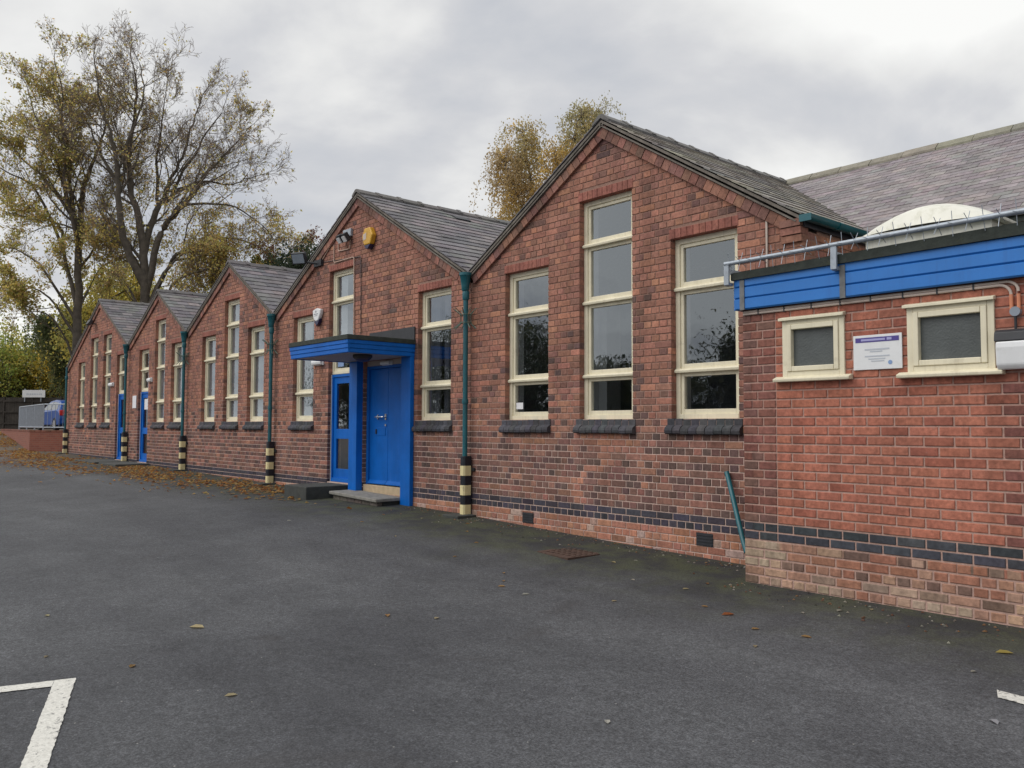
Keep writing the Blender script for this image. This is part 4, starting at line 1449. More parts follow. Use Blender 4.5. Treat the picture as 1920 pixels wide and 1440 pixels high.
q = MB(); q.box(-14.375, -14.335, -0.0775, -0.0755, 2.15, 2.185); q.box(-14.43, -14.27, -0.0775, -0.0755, 2.115, 2.13); q.box(-14.41, -14.3, -0.0775, -0.0755, 2.085, 2.095); q.build('print', M['ink_dark'], ab2_)
tf = thing('twin_floodlight', 'small twin floodlight with a grey back plate beside the yellow alarm box', 'floodlight', (-13.3, 0, 3.48))
q = MB(); q.box(-13.42, -13.14, -0.05, -0.003, 3.42, 3.56); q.build('back_plate', M['steel'], tf, bevel=0.005)
for xk in (-13.38, -13.2):
    q = MB()
    Mx = Matrix.Translation((xk, -0.11, 3.40)) @ Matrix.Rotation(math.radians(35), 4, 'X')
    q.mbox(Mx, 0.12, 0.09, 0.15); q.build('lamp_head', M['dark'], tf, bevel=0.01)
    q = MB()
    Mx = Matrix.Translation((xk, -0.137, 3.362)) @ Matrix.Rotation(math.radians(35), 4, 'X')
    q.mbox(Mx, 0.09, 0.05, 0.10); q.build('lens', M['white'], tf)
fl = thing('floodlight', 'black floodlight on the left slope of the entrance bay gable', 'floodlight', (-14.45, -0.1, 3.15))
q = MB()
Mx = Matrix.Translation((-14.62, -0.30, 3.20)) @ Matrix.Rotation(math.radians(30), 4, 'Z') @ Matrix.Rotation(math.radians(25), 4, 'X')
q.mbox(Mx, 0.30, 0.09, 0.22); q.build('lamp_head', M['dark'], fl, bevel=0.012)
q = MB()
Mx2 = Mx @ Matrix.Translation((0, -0.047, 0))
q.mbox(Mx2, 0.25, 0.006, 0.17); q.build('lens', M['grey_plastic'], fl)
q = MB(); q.tube([(-14.35, -0.01, 3.10), (-14.42, -0.10, 3.10), (-14.58, -0.28, 3.14)], 0.022, 8); q.box(-14.5, -14.22, -0.06, -0.003, 3.04, 3.16)
q.build('bracket', M['dark'], fl)
f2 = thing('floodlight', 'small dark floodlight near the top of the farthest gable', 'floodlight', (-29.6, -0.1, 3.35))
q = MB()
q.mbox(Matrix.Translation((-29.65, -0.2, 3.36)) @ Matrix.Rotation(math.radians(-30), 4, 'X'), 0.3, 0.1, 0.18); q.build('lamp_head', M['dark'], f2, bevel=0.012)
q = MB(); q.tube([(-29.6, -0.003, 3.32), (-29.63, -0.17, 3.34)], 0.02, 8); q.build('bracket', M['dark'], f2)


def wall_conduit(pts, r_, mat, label, yo=-0.014):
    q = MB()
    P = []
    for i, (x, z) in enumerate(pts):
        if 0 < i < len(pts) - 1:
            a, b_, c_ = Vector(pts[i - 1]), Vector(pts[i]), Vector(pts[i + 1])
            d1, d2 = (a - b_).normalized(), (c_ - b_).normalized()
            rr = min(0.05, (a - b_).length * 0.4, (c_ - b_).length * 0.4)
            for k in range(5):
                t = k / 4
                P.append((b_ + d1 * rr * (1 - t) ** 2 + d2 * rr * t ** 2))
        else:
            P.append(Vector((x, z)))
    q.tube([(p.x, yo, p.y) for p in P], r_, 7)
    o = q.build('conduit', mat, smooth=True)
    tag(o, label, 'conduit')
    return o


wall_conduit([(-13.22, 3.42), (-13.22, 3.20), (-13.64, 3.22), (-13.64, 3.36)], 0.011, M['conduit'], 'short U shaped pink conduit under the twin floodlight')
wall_conduit([(-13.80, 3.36), (-13.80, 3.03), (-13.07, 3.03), (-13.03, 1.42)], 0.011, M['conduit'], 'pink conduit stepping round the tall window down to the canopy')
wall_conduit([(-14.22, 3.10), (-12.83, 3.00), (-12.80, 1.62)], 0.007, M['dark'], 'thin dark cable running from the black floodlight down to the canopy')
wall_conduit([(-14.28, 3.12), (-14.05, 3.28), (-13.95, 3.36), (-13.70, 3.50)], 0.010, M['conduit'], 'short pink conduit sloping up beside the left verge of the entrance gable', yo=-0.02)
wall_conduit([(-6.62, 3.375), (-6.45, 3.27), (-4.79, 2.30), (-4.735, 2.22), (-4.735, 1.482)], 0.013, M['conduit_white'], 'pale conduit following the right slope of the nearest gable then dropping to the annex roof')
q = MB(); q.box(-25.55, -25.22, -0.012, -0.004, 0.50, 0.86)
o = q.build('paper_notice', M['paper']); tag(o, 'white paper notice pinned to the brick left of the second blue side door', 'notice')
q = MB(); q.box(-8.80, -8.66, 0.118, 0.121, 0.245, 0.335)
o = q.build('window_sticker', M['paper']); tag(o, 'small white sticker in the lower corner of the nearest bay left window', 'sticker')
q = MB(); q.box(-13.83, -13.62, 0.118, 0.122, 1.10, 1.33)
o = q.build('window_notice', M['emblem']); tag(o, 'pale blue notice in the light above the glazed side door under the canopy', 'notice')

# roof vent on the entrance bay slope
sx, sz = 3.24, -1.89
tq = 0.13
vx, vz = -12.92 + sx * tq, 4.16 + sz * tq
E = MB()
sl = Vector((sx, 0, sz)).normalized(); nn = Vector((-sl.z, 0, sl.x))
mm = Matrix((sl, Vector((0, 1, 0)), nn)).transposed().to_4x4()
mm.translation = Vector((vx, 1.95, vz)) + nn * 0.03
E.mbox(mm, 0.16, 0.34, 0.03)
E.build('roof_vent', M['dark'], wD)

# ------------------------------------------------------------------ painted bay lines
for poly, nm, lb in (
    ([(-5.93, -6.52), (-5.80, -6.15), (-5.69, -6.20), (-5.82, -6.57)], 'bay_line', ''),):
    pass

# ------------------------------------------------------------------ painted bay lines
for poly, lb, n in (
    ([(-6.37, -7.69), (-5.878, -6.274), (-5.769, -6.31), (-6.26, -7.73)], 'short worn white line of a parking bay corner, entering at the left edge', 8),
    ([(-5.84, -6.16), (-3.0, -7.107), (-3.038, -7.221), (-5.878, -6.274)], 'long worn white line of a parking bay running down to the lower left edge', 12),
    ([(-1.87, -2.27), (-0.4, -2.44), (-0.42, -2.56), (-1.82, -2.40)], 'white line end of a parking bay at the lower right edge', 8)):
    o = marking(poly, n).build('bay_line', M['paint'])
    tag(o, lb, 'road marking')

# manhole cover
q = MB()
mz = gz(-6.75, -0.9)
q.prism_z([(-7.03, -1.12), (-6.45, -1.20), (-6.43, -0.72), (-7.05, -0.64)], mz - 0.04, mz + 0.008)
mo = q.build('manhole_cover', M['rust'], bevel=0.004)
tag(mo, 'rusty iron manhole cover in the asphalt below the nearest bay', 'manhole cover')
q = MB()
for k in range(6):
    for j in range(5):
        cx_, cy_ = -6.97 + k * 0.09, -1.07 + j * 0.09 - k * 0.008
        q.box(cx_, cx_ + 0.05, cy_, cy_ + 0.05, mz + 0.007, mz + 0.013)
q.build('tread', M['rust'], mo)

# ------------------------------------------------------------------ fallen leaves
LEAFC = [(0.34, 0.14, 0.04), (0.26, 0.12, 0.05), (0.40, 0.22, 0.06), (0.20, 0.09, 0.04), (0.45, 0.30, 0.12), (0.30, 0.20, 0.10)]


def leaf_shape(mb, M_, s, c):
    P = [(-0.5, 0, 0.02), (-0.2, 0.26, 0.12), (0.2, 0.24, 0.10), (0.52, 0.02, 0.0), (0.2, -0.22, 0.13), (-0.2, -0.27, 0.10), (0, 0, 0.0)]
    mb.add([tuple(M_ @ Vector((a * s, b_ * s, d * s))) for a, b_, d in P], [(0, 6, 1), (1, 6, 2), (2, 6, 3), (3, 6, 4), (4, 6, 5), (5, 6, 0)], c)


big = [(-6.49, -5.16, 0.115, (0.62, 0.52, 0.30), 'large pale cream leaf lying on the asphalt above the white bay line'),
       (-3.96, -1.88, 0.10, (0.38, 0.13, 0.05), 'orange brown leaf lying on the asphalt in front of the annex corner'),
       (-2.10, -1.46, 0.10, (0.50, 0.40, 0.12), 'yellow leaf lying near the right edge, above the white line'),
       (-3.08, -4.25, 0.055, (0.60, 0.58, 0.52), 'pale speck of litter alone on the bare asphalt of the lower middle'),
       (-1.70, -2.80, 0.07, (0.45, 0.45, 0.48), 'pale grey leaf on the asphalt below the right hand white line')]
small = [(-5.85, -5.82), (-4.89, -5.55), (-7.62, -5.95), (-6.45, -6.2), (-5.81, -3.88), (-4.91, -2.17), (-4.25, -1.79), (-4.77, -1.36), (-3.2, -2.03), (-5.35, -1.42), (-6.04, -0.93), (-5.94, -0.69),
         (-4.77, -1.04), (-6.14, -2.37), (-6.41, -2.14), (-5.98, -2.53), (-3.58, -1.42), (-3.41, -1.15), (-3.25, -0.94), (-3.57, -2.1), (-5.6, -2.57), (-5.48, -3.63), (-3.32, -2.49), (-2.09, -2.01), (-6.53, -0.82),
         (-9.1, -0.5), (-8.6, -0.9), (-9.9, -0.7), (-10.6, -0.9), (-7.9, -1.3), (-10.2, -1.5), (-8.9, -1.8), (-11.0, -2.2), (-7.4, -2.0)]
for (x, y, s, c, lb) in big:
    q = MB()
    leaf_shape(q, Matrix.Translation((x, y, gz(x, y) + 0.004)) @ Matrix.Rotation(R.uniform(0, 6.28), 4, 'Z'), s * 1.08, c)
    tag(q.build('fallen_leaf', M['leaf']), lb, 'leaf', 'fallen leaves on the asphalt')
for (x, y) in small:
    q = MB()
    c = jit(R.choice([(0.40, 0.24, 0.10), (0.48, 0.40, 0.24), (0.32, 0.15, 0.07), (0.45, 0.43, 0.36)]), 0.15)
    leaf_shape(q, Matrix.Translation((x, y, gz(x, y) + 0.004)) @ Matrix.Rotation(R.uniform(0, 6.28), 4, 'Z'), R.uniform(0.045, 0.08), c)
    tag(q.build('fallen_leaf', M['leaf']), 'small dry leaf lying alone on the asphalt near the foot of the wall', 'leaf', 'fallen leaves on the asphalt')

q = MB()
cnt = 0
while cnt < 9500:
    x = -R.uniform(11.5, 52)
    edge = np.interp(-x, [11.5, 14, 17, 22, 30, 36, 52], [-0.5, -1.1, -1.5, -1.9, -3.0, -5.0, -7.0])
    y = edge * abs(R.gauss(0.35, 0.35)) + (R.uniform(-0.6, 0.05))
    if x < -33.2: y = R.uniform(-7, 0.9) if R.random() < 0.5 else -0.55 + (-(x + 35.4)) * 0.085 - abs(R.gauss(0, 0.8))
    dens = np.interp(-x, [11.5, 14, 17, 24, 52], [0.10, 0.35, 0.55, 1, 1])
    if R.random() > dens or y > 0.0 and x > -33.3: continue
    if -13.95 < x < -11.4 and y > -0.9: continue
    if mn.noise(Vector((x * 0.5, y * 1.1, 2.0))) < R.uniform(-0.5, 0.35): continue
    if -27.95 < x < -23.85 and y > -0.98 and R.random() < 0.8: continue
    MM = Matrix.Translation((x, y, gz(x, y) + 0.012)) @ Matrix.Rotation(R.uniform(0, 6.28), 4, 'Z') @ Matrix.Rotation(R.gauss(0, 0.35), 4, 'X')
    s = R.uniform(0.05, 0.12)
    c = jit(R.choice(LEAFC), 0.2)
    q.add([tuple(MM @ Vector(v)) for v in ((-s / 2, 0, 0), (0, -s * 0.36, s * 0.1), (s / 2, 0, 0.0), (0, s * 0.36, s * 0.12))], [(0, 1, 2), (0, 2, 3)], c)
    cnt += 1
tag(q.build('leaf_litter', M['leaf']), 'brown and orange fallen leaves drifted along the foot of the far bays', None, kind='stuff')

q = MB()
for _ in range(800):
    x = R.uniform(-11.0, 1.5)
    yw_ = 0.0 if x < -4.6 else -0.70
    y = yw_ - 0.015 - abs(R.gauss(0, 0.16)) - (0.5 * R.random() ** 3)
    if mn.noise(Vector((x * 1.3, 4.0, 0))) < R.uniform(-0.6, 0.4): continue
    s = R.uniform(0.005, 0.017)
    c = jit(R.choice([(0.30, 0.27, 0.23), (0.34, 0.20, 0.11), (0.22, 0.12, 0.08), (0.42, 0.39, 0.34), (0.10, 0.10, 0.08)]), 0.2)
    MM = Matrix.Translation((x, y, gz(x, y) + 0.003)) @ Matrix.Rotation(R.uniform(0, 6.28), 4, 'Z')
    q.add([tuple(MM @ Vector(v)) for v in ((-s, -s * .6, 0), (s, -s * .7, 0), (s * .7, s * .6, 0), (-s * .6, s * .7, 0), (0, 0, s * .8))], [(0, 1, 4), (1, 2, 4), (2, 3, 4), (3, 0, 4)], c)
tag(q.build('grit', M['leaf']), 'grit and leaf crumbs gathered along the foot of the near walls', None, kind='stuff')

# ------------------------------------------------------------------ retaining wall, railing, fence, car at the far left
m, nt, b = newmat('far_brick')
p = wpos(nt)
bt = N(nt, 'ShaderNodeTexBrick')
bt.inputs['Scale'].default_value = 1.0
bt.inputs['Brick Width'].default_value = 0.225; bt.inputs['Row Height'].default_value = 0.075; bt.inputs['Mortar Size'].default_value = 0.006
bt.inputs['Color1'].default_value = (0.25, 0.085, 0.055, 1); bt.inputs['Color2'].default_value = (0.20, 0.065, 0.045, 1); bt.inputs['Mortar'].default_value = (0.22, 0.12, 0.09, 1)
sp = N(nt, 'ShaderNodeSeparateXYZ'); L(nt, p, sp.inputs[0])
cm = N(nt, 'ShaderNodeCombineXYZ'); L(nt, math_n(nt, 'ADD', sp.outputs[0], math_n(nt, 'MULTIPLY', sp.outputs[1], 0.6)), cm.inputs[0]); L(nt, sp.outputs[2], cm.inputs[1])
L(nt, cm.outputs[0], bt.inputs['Vector'])
L(nt, bt.outputs['Color'], b.inputs['Base Color']); b.inputs['Roughness'].default_value = 0.9
M['far_brick'] = m
PA, PB, PC = (-35.4, -0.7), (-33.35, 0.85), (-46.5, 0.24)


def offs(P, Q, d):
    v = Vector((Q[0] - P[0], Q[1] - P[1])).normalized()
    return Vector((-v.y, v.x)) * d


rw = thing('retaining_wall', 'low red brick wall with a corner, holding up the raised ground at the far left', 'wall', (PA[0], PA[1], -0.95))
q = MB()
o1 = offs(PA, PB, 0.24)
q.prism_z([PA, PB, (PB[0] + o1.x, PB[1] + o1.y), (PA[0] + o1.x + 0.15, PA[1] + o1.y + 0.2)], -1.4, -0.25)
q.prism_z([PC, (PA[0] - 0.004, PA[1] + 0.001), (PA[0] + 0.02, PA[1] + 0.28), (PC[0], PC[1] + 0.24)], -1.4, -0.25)
q.build('wall', M['far_brick'], rw)
for (P, Q) in ((PA, PB), (PC, PA)):
    d = Vector((Q[0] - P[0], Q[1] - P[1])); n = int(d.length / 0.23); u = d / n
    for k in range(n):
        s_ = Vector(P) + u * k; e_ = Vector(P) + u * (k + 0.94)
        o_ = offs(P, Q, 1.0)
        q = MB()
        q.prism_z([tuple(s_ - o_ * 0.012), tuple(e_ - o_ * 0.012), tuple(e_ + o_ * 0.235), tuple(s_ + o_ * 0.235)], -0.248, -0.185)
        o = q.build('coping_brick', M['brick_o'], rw); o.color = (*jit((0.21, 0.085, 0.06), 0.2), 1)
q = MB()
q.prism_z([(PA[0] + 0.16, PA[1] + 0.26), (PB[0] - 0.1, PB[1] + 0.22), (-33.3, 1.2), (-33.3, 70), (-120, 70), (-120, 6), (PC[0], PC[1] + 0.22)], -1.6, -0.26)
tag(q.build('terrace', M['asphalt']), 'raised ground behind the low brick wall', None, kind='structure')

rl_ = thing('railing', 'grey metal pedestrian railing on the low brick wall at the far left', 'railing', (-35.0, -0.4, -0.19))
RC, RL, RR_ = Vector((-35.04, -0.33)), Vector((-41.2, 0.02)), Vector((-33.42, 0.88))
q = MB()
for (P, Q) in ((RC, RL), (RC, RR_)):
    for z in (0.78, -0.08):
        q.tube([(P.x, P.y, z), (Q.x, Q.y, z)], 0.022, 8)
q.build('rail', M['steel'], rl_)
for (P, Q) in ((RC, RL), (RC, RR_)):
    d = Q - P; n = int(d.length / (0.105 if Q is RL else 0.16))
    for k in range(n + 1):
        c_ = P + d * (k / n)
        if P is RC and k == 0 and Q is RR_: continue
        post = k == 0 or k == n or (Q is RL and k % 19 == 0)
        q = MB()
        r_ = 0.026 if post else 0.008
        q.tube([(c_.x, c_.y, -0.28 if post else -0.08), (c_.x, c_.y, 0.80 if post else 0.78)], r_, 6)
        q.build('post' if post else 'baluster', M['steel'], rl_)

fn = thing('wooden_fence', 'dark weathered close boarded wooden fence across the far left behind the car', 'fence', (-61, 4.5, -0.3))
F0, F1 = Vector((-72, -8.1)), Vector((-54, 12.8))
d = F1 - F0; n = int(d.length / 1.83); u = d / n
ud = u.normalized(); nd = Vector((ud.y, -ud.x))
for k in range(n):
    s_ = F0 + u * k
    q = MB(); Mx = Matrix.Translation((s_.x, s_.y, 0.75)) @ Matrix.Rotation(math.atan2(ud.y, ud.x), 4, 'Z')
    q.mbox(Mx, 0.1, 0.1, 2.2); q.build('post', M['wood_dark'], fn)
    for j in range(11):
        c_ = s_ + ud * (0.13 + j * 0.156)
        q = MB(); Mx = Matrix.Translation((c_.x - nd.x * 0.01, c_.y - nd.y * 0.01, 0.76 + R.uniform(-0.015, 0.015))) @ Matrix.Rotation(math.atan2(ud.y, ud.x) + R.uniform(-.03, .03), 4, 'Z')
        q.mbox(Mx, 0.15, 0.02, 2.05); q.build('board', M['wood_dark'], fn)
    for z in (0.1, 0.85, 1.55):
        c_ = s_ + ud * 0.91 + nd * 0.04
        q = MB(); Mx = Matrix.Translation((c_.x, c_.y, z)) @ Matrix.Rotation(math.atan2(ud.y, ud.x), 4, 'Z')
        q.mbox(Mx, 1.72, 0.05, 0.08); q.build('rail', M['wood_dark'], fn)

sgn = thing('fence_sign', 'long white sign board standing above the dark fence at the far left', 'sign', (-61, 4, 1.8))
sc_ = Vector((-61.0, 4.45, 2.03))
Mx = Matrix.Translation(sc_) @ Matrix.Rotation(math.atan2(ud.y, ud.x), 4, 'Z')
q = MB(); q.mbox(Mx, 1.46, 0.03, 0.47); q.build('board', M['white'], sgn)
q = MB()
xk = -0.46
while xk < 0.46:
    w_ = R.uniform(0.05, 0.09)
    q.mbox(Mx @ Matrix.Translation((xk + w_ / 2, -0.017, -0.03)), w_, 0.004, R.uniform(0.07, 0.12)); xk += w_ + 0.035
q.build('print', M['ink'], sgn)
for s_ in (-0.6, 0.45):
    q = MB(); q.mbox(Mx @ Matrix.Translation((s_, 0.04, -0.1)), 0.05, 0.04, 0.85); q.build('post', M['steel'], sgn)

# blue hatchback on the raised ground, seen from behind its left side
M['car_paint'] = simple('car_paint', (0.008, 0.06, 0.27), 0.32, 0.0, var=0.03, coat=0.25, spec=0.3)
M['car_glass'] = simple('car_glass', (0.05, 0.06, 0.07), 0.05, var=0.05, spec=0.8)
M['tyre'] = simple('tyre_rubber', (0.018, 0.018, 0.018), 0.9)
M['tail_red'] = simple('tail_lamp', (0.45, 0.012, 0.015), 0.2)
car = thing('parked_car', 'blue hatchback parked on the raised ground behind the grey railing', 'car', (0, 0, 0))
prof = [(-1.95, 0.30), (-2.02, 0.50), (-1.98, 0.78), (-1.90, 0.92), (-1.55, 1.02), (0.95, 0.95), (1.75, 0.80), (1.98, 0.62), (2.0, 0.35), (1.85, 0.26), (-1.8, 0.24)]
top_ = [(-1.88, 0.93), (-1.62, 1.30), (-1.35, 1.44), (-0.6, 1.49), (0.15, 1.42), (1.0, 0.95)]
q = MB()
rings = []
for (hwid, inset) in ((0.80, 0.04), (0.87, 0.0), (0.87, 0.0), (0.80, 0.04)):
    rings.append((hwid, inset))
ysec = [(-0.87, 1.0), (-0.80, 1.02), (0.80, 1.02), (0.87, 1.0)]
vs_ = []
for (yy, sc2) in ysec:
    vs_ += [(x * (1.0 if abs(yy) < 0.85 else 0.985), yy, 0.6 + (z - 0.6) * (1.0 if abs(yy) < 0.85 else 0.93)) for x, z in prof]
n = len(prof)
fs = [tuple(range(n))[::-1], tuple(range(3 * n, 4 * n))]
for s_ in range(3):
    for i in range(n):
        fs.append((s_ * n + i, s_ * n + (i + 1) % n, (s_ + 1) * n + (i + 1) % n, (s_ + 1) * n + i))
q.add(vs_, fs)
body = q.build('body', M['car_paint'], car, bevel=0.03, smooth=True)
q = MB()
vs_ = []
nt_ = len(top_)
for sg in (-1, 1):
    for (x, z) in top_:
        vs_.append((x, sg * (0.84 - (z - 0.93) * 0.36), z))
q.add(vs_, [tuple(range(nt_))[::-1], tuple(range(nt_, 2 * nt_))] + [(i, i + 1, nt_ + i + 1, nt_ + i) for i in range(nt_ - 1)])
q.build('cabin', M['car_paint'], car, bevel=0.03, smooth=True)
for sg in (-1, 1):
    for (pts) in ([(-1.50, 0.99), (-1.30, 1.33), (-0.55, 1.40), (-0.50, 0.99)], [(-0.43, 0.99), (-0.48, 1.40), (0.12, 1.34), (0.82, 0.99)]):
        q = MB()
        P = [(x, sg * (0.847 - (z - 0.93) * 0.36), z) for x, z in pts]
        q.add(P + [(x, y - sg * 0.03, z) for x, y, z in P], [(0, 1, 2, 3), (7, 6, 5, 4)] + [(i, (i + 1) % 4, (i + 1) % 4 + 4, i + 4) for i in range(4)])
        q.build('side_window', M['car_glass'], car)
for (xa, za, xb, zb, nm) in ((-1.86, 0.99, -1.62, 1.32, 'rear_window'), (0.90, 1.02, 0.22, 1.415, 'windscreen')):
    q = MB()
    wa, wb = 0.70, 0.60
    dx = -0.012 if nm == 'rear_window' else 0.014
    q.add([(xa + dx, -wa, za + 0.01), (xa + dx, wa, za + 0.01), (xb + dx, wb, zb + 0.01), (xb + dx, -wb, zb + 0.01)], [(0, 1, 2, 3)])
    q.build(nm, M['car_glass'], car)
for sg in (-1, 1):
    q = MB(); q.box(-2.03, -1.82, sg * 0.74 - 0.11, sg * 0.74 + 0.11, 0.72, 0.98); q.build('tail_light', M['tail_red'], car, bevel=0.03)
    for xw in (-1.28, 1.28):
        q = MB(); q.tube([(xw, sg * 0.68, 0.31), (xw, sg * 0.885, 0.31)], 0.31, 24); wo_ = q.build('wheel', M['tyre'], car, bevel=0.02)
        q = MB(); q.tube([(xw, sg * 0.884, 0.31), (xw, sg * 0.892, 0.31)], 0.19, 20); q.build('rim', M['chrome'], wo_)
q = MB(); q.box(-2.04, -2.0, -0.26, 0.26, 0.52, 0.63); q.build('number_plate', M['band'], car)
q = MB(); q.box(-2.06, -1.85, -0.78, 0.78, 0.33, 0.50); q.build('bumper', M['car_paint'], car, bevel=0.03)
car.location = (-45.75, 2.88, -0.26)
car.rotation_euler = (0, 0, math.radians(183))

# ------------------------------------------------------------------ trees
RH = Vector((0.6555, 0.7552, 0.0)).normalized()      # across the view
FH = Vector((-0.7552, 0.6555, 0.0)).normalized()     # away from the viewer
rng = np.random.RandomState(5)


class Tubes:
    """many tapered branches joined into one mesh"""
    def __init__(s): s.v = []; s.f = []; s.n = 0

    def add(s, P, rad, k):
        m_ = len(P)
        b0 = s.n
        a_prev = None
        for i in range(m_):
            t = P[min(i + 1, m_ - 1)] - P[max(i - 1, 0)]
            ln = math.sqrt(t.dot(t)) or 1e-6
            t = t / ln
            ref = np.array((0.0, 0.0, 1.0)) if abs(t[2]) < 0.9 else np.array((1.0, 0.0, 0.0))
            a = np.cross(t, ref); a /= math.sqrt(a.dot(a)) or 1e-6
            b_ = np.cross(t, a)
            for j in range(k):
                an = 2 * math.pi * j / k
                s.v.append(P[i] + (a * math.cos(an) + b_ * math.sin(an)) * rad[i])
        for i in range(m_ - 1):
            for j in range(k):
                j2 = (j + 1) % k
                s.f.append((b0 + i * k + j, b0 + i * k + j2, b0 + (i + 1) * k + j2, b0 + (i + 1) * k + j))
        s.n += m_ * k

    def build(s, name, mat, parent, smooth=True):
        me = bpy.data.meshes.new(name)
        me.from_pydata([tuple(x) for x in s.v], [], s.f)
        me.materials.append(mat)
        if smooth: me.polygons.foreach_set('use_smooth', [True] * len(me.polygons))
        me.update()
        return link(name, me, parent)


class Leaves:
    """loose leaf-sized faces, each with its own colour"""
    def __init__(s): s.c = []; s.p = []; s.s = []; s.d = []

    def add(s, p, size, c, down=0.0):
        s.p.append(p); s.s.append(size); s.c.append(c); s.d.append(down)

    def build(s, name, parent, aspect=0.6):
        n = len(s.p)
        if not n: return None
        P = np.array(s.p); S_ = np.array(s.s)[:, None]; C = np.array(s.c)
        a = rng.normal(size=(n, 3)); a[:, 2] -= np.array(s.d) * 3
        a /= np.linalg.norm(a, axis=1)[:, None]
        b_ = np.cross(a, rng.normal(size=(n, 3))); b_ /= np.linalg.norm(b_, axis=1)[:, None]
        V = np.stack([P - a * S_ * 0.5, P + b_ * S_ * 0.5 * aspect, P + a * S_ * 0.5, P - b_ * S_ * 0.5 * aspect], 1).reshape(-1, 3)
        me = bpy.data.meshes.new(name)
        me.vertices.add(4 * n); me.vertices.foreach_set('co', V.ravel())
        me.loops.add(4 * n); me.loops.foreach_set('vertex_index', np.arange(4 * n))
        me.polygons.add(n); me.polygons.foreach_set('loop_start', np.arange(0, 4 * n, 4)); me.polygons.foreach_set('loop_total', np.full(n, 4))
        me.update(calc_edges=True)
        at = me.attributes.new('tone', 'FLOAT_COLOR', 'FACE')
        arr = np.ones((n, 4), dtype=np.float32); arr[:, :3] = C
        at.data.foreach_set('color', arr.ravel())
        me.materials.append(M['leaf'])
        return link(name, me, parent)


def rotv(d, ang, az):
    ref = np.array((0.0, 0.0, 1.0)) if abs(d[2]) < 0.9 else np.array((1.0, 0.0, 0.0))
    a = np.cross(d, ref); a /= np.linalg.norm(a)
    b_ = np.cross(d, a)
    return d * math.cos(ang) + (a * math.cos(az) + b_ * math.sin(az)) * math.sin(ang)


def spawn(tb, tw_, lv, p, d, Ln, r, lev, cfg):
    """one branch with its children; the last level carries leaves"""
    seg = 5 if lev < cfg['lev'] else 3
    P = [p]; D = [d]
    for i in range(seg):
        d = d + rng.normal(size=3) * cfg['jit'] + np.array((0, 0, cfg['up'] if lev < 3 else cfg['tip']))
        d /= math.sqrt(d.dot(d))
        p = p + d * (Ln / seg)
        P.append(p); D.append(d)
    rad = [max(cfg['rmin'], r * (1 - 0.7 * i / seg)) for i in range(seg + 1)]
    (tb if lev <= 1 else tw_).add(P, rad, 6 if lev <= 1 else 4 if lev == 2 else 3)
    if lev < cfg['lev']:
        nc = cfg['n'][lev]
        for k in range(nc):
            t = 0.22 + 0.78 * (k + rng.rand()) / nc
            i = min(int(t * seg), seg - 1)
            q = P[i] + (P[i + 1] - P[i]) * (t * seg - i)
            nd_ = rotv(D[i + 1], math.radians(rng.uniform(24, 58)), rng.uniform(0, 6.28))
            spawn(tb, tw_, lv, q, nd_, Ln * rng.uniform(0.42, 0.66) * (1.1 - 0.35 * t), max(cfg['rmin'], rad[i] * 0.55), lev + 1, cfg)
    if lev >= cfg['lev'] - 1:
        for i in range(1, seg + 1):
            pr = cfg['leafp'](P[i])
            for _ in range(int(pr) + (1 if rng.rand() < pr - int(pr) else 0)):
                c = cfg['cols'][rng.randint(len(cfg['cols']))]
                k = rng.uniform(0.65, 1.3)
                lv.add(P[i] + rng.normal(size=3) * 0.12, rng.uniform(*cfg['ls']), (c[0] * k, c[1] * k, c[2] * k))


def catmull(pts, n=4):
    P = [pts[0]] + list(pts) + [pts[-1]]
    out = []
    for i in range(1, len(P) - 2):
        for k in range(n):
            t = k / n
            a, b_, c_, d_ = P[i - 1], P[i], P[i + 1], P[i + 2]
            out.append(0.5 * ((2 * b_) + (-a + c_) * t + (2 * a - 5 * b_ + 4 * c_ - d_) * t * t + (-a + 3 * b_ - 3 * c_ + d_) * t ** 3))
    out.append(P[-2])
    return out


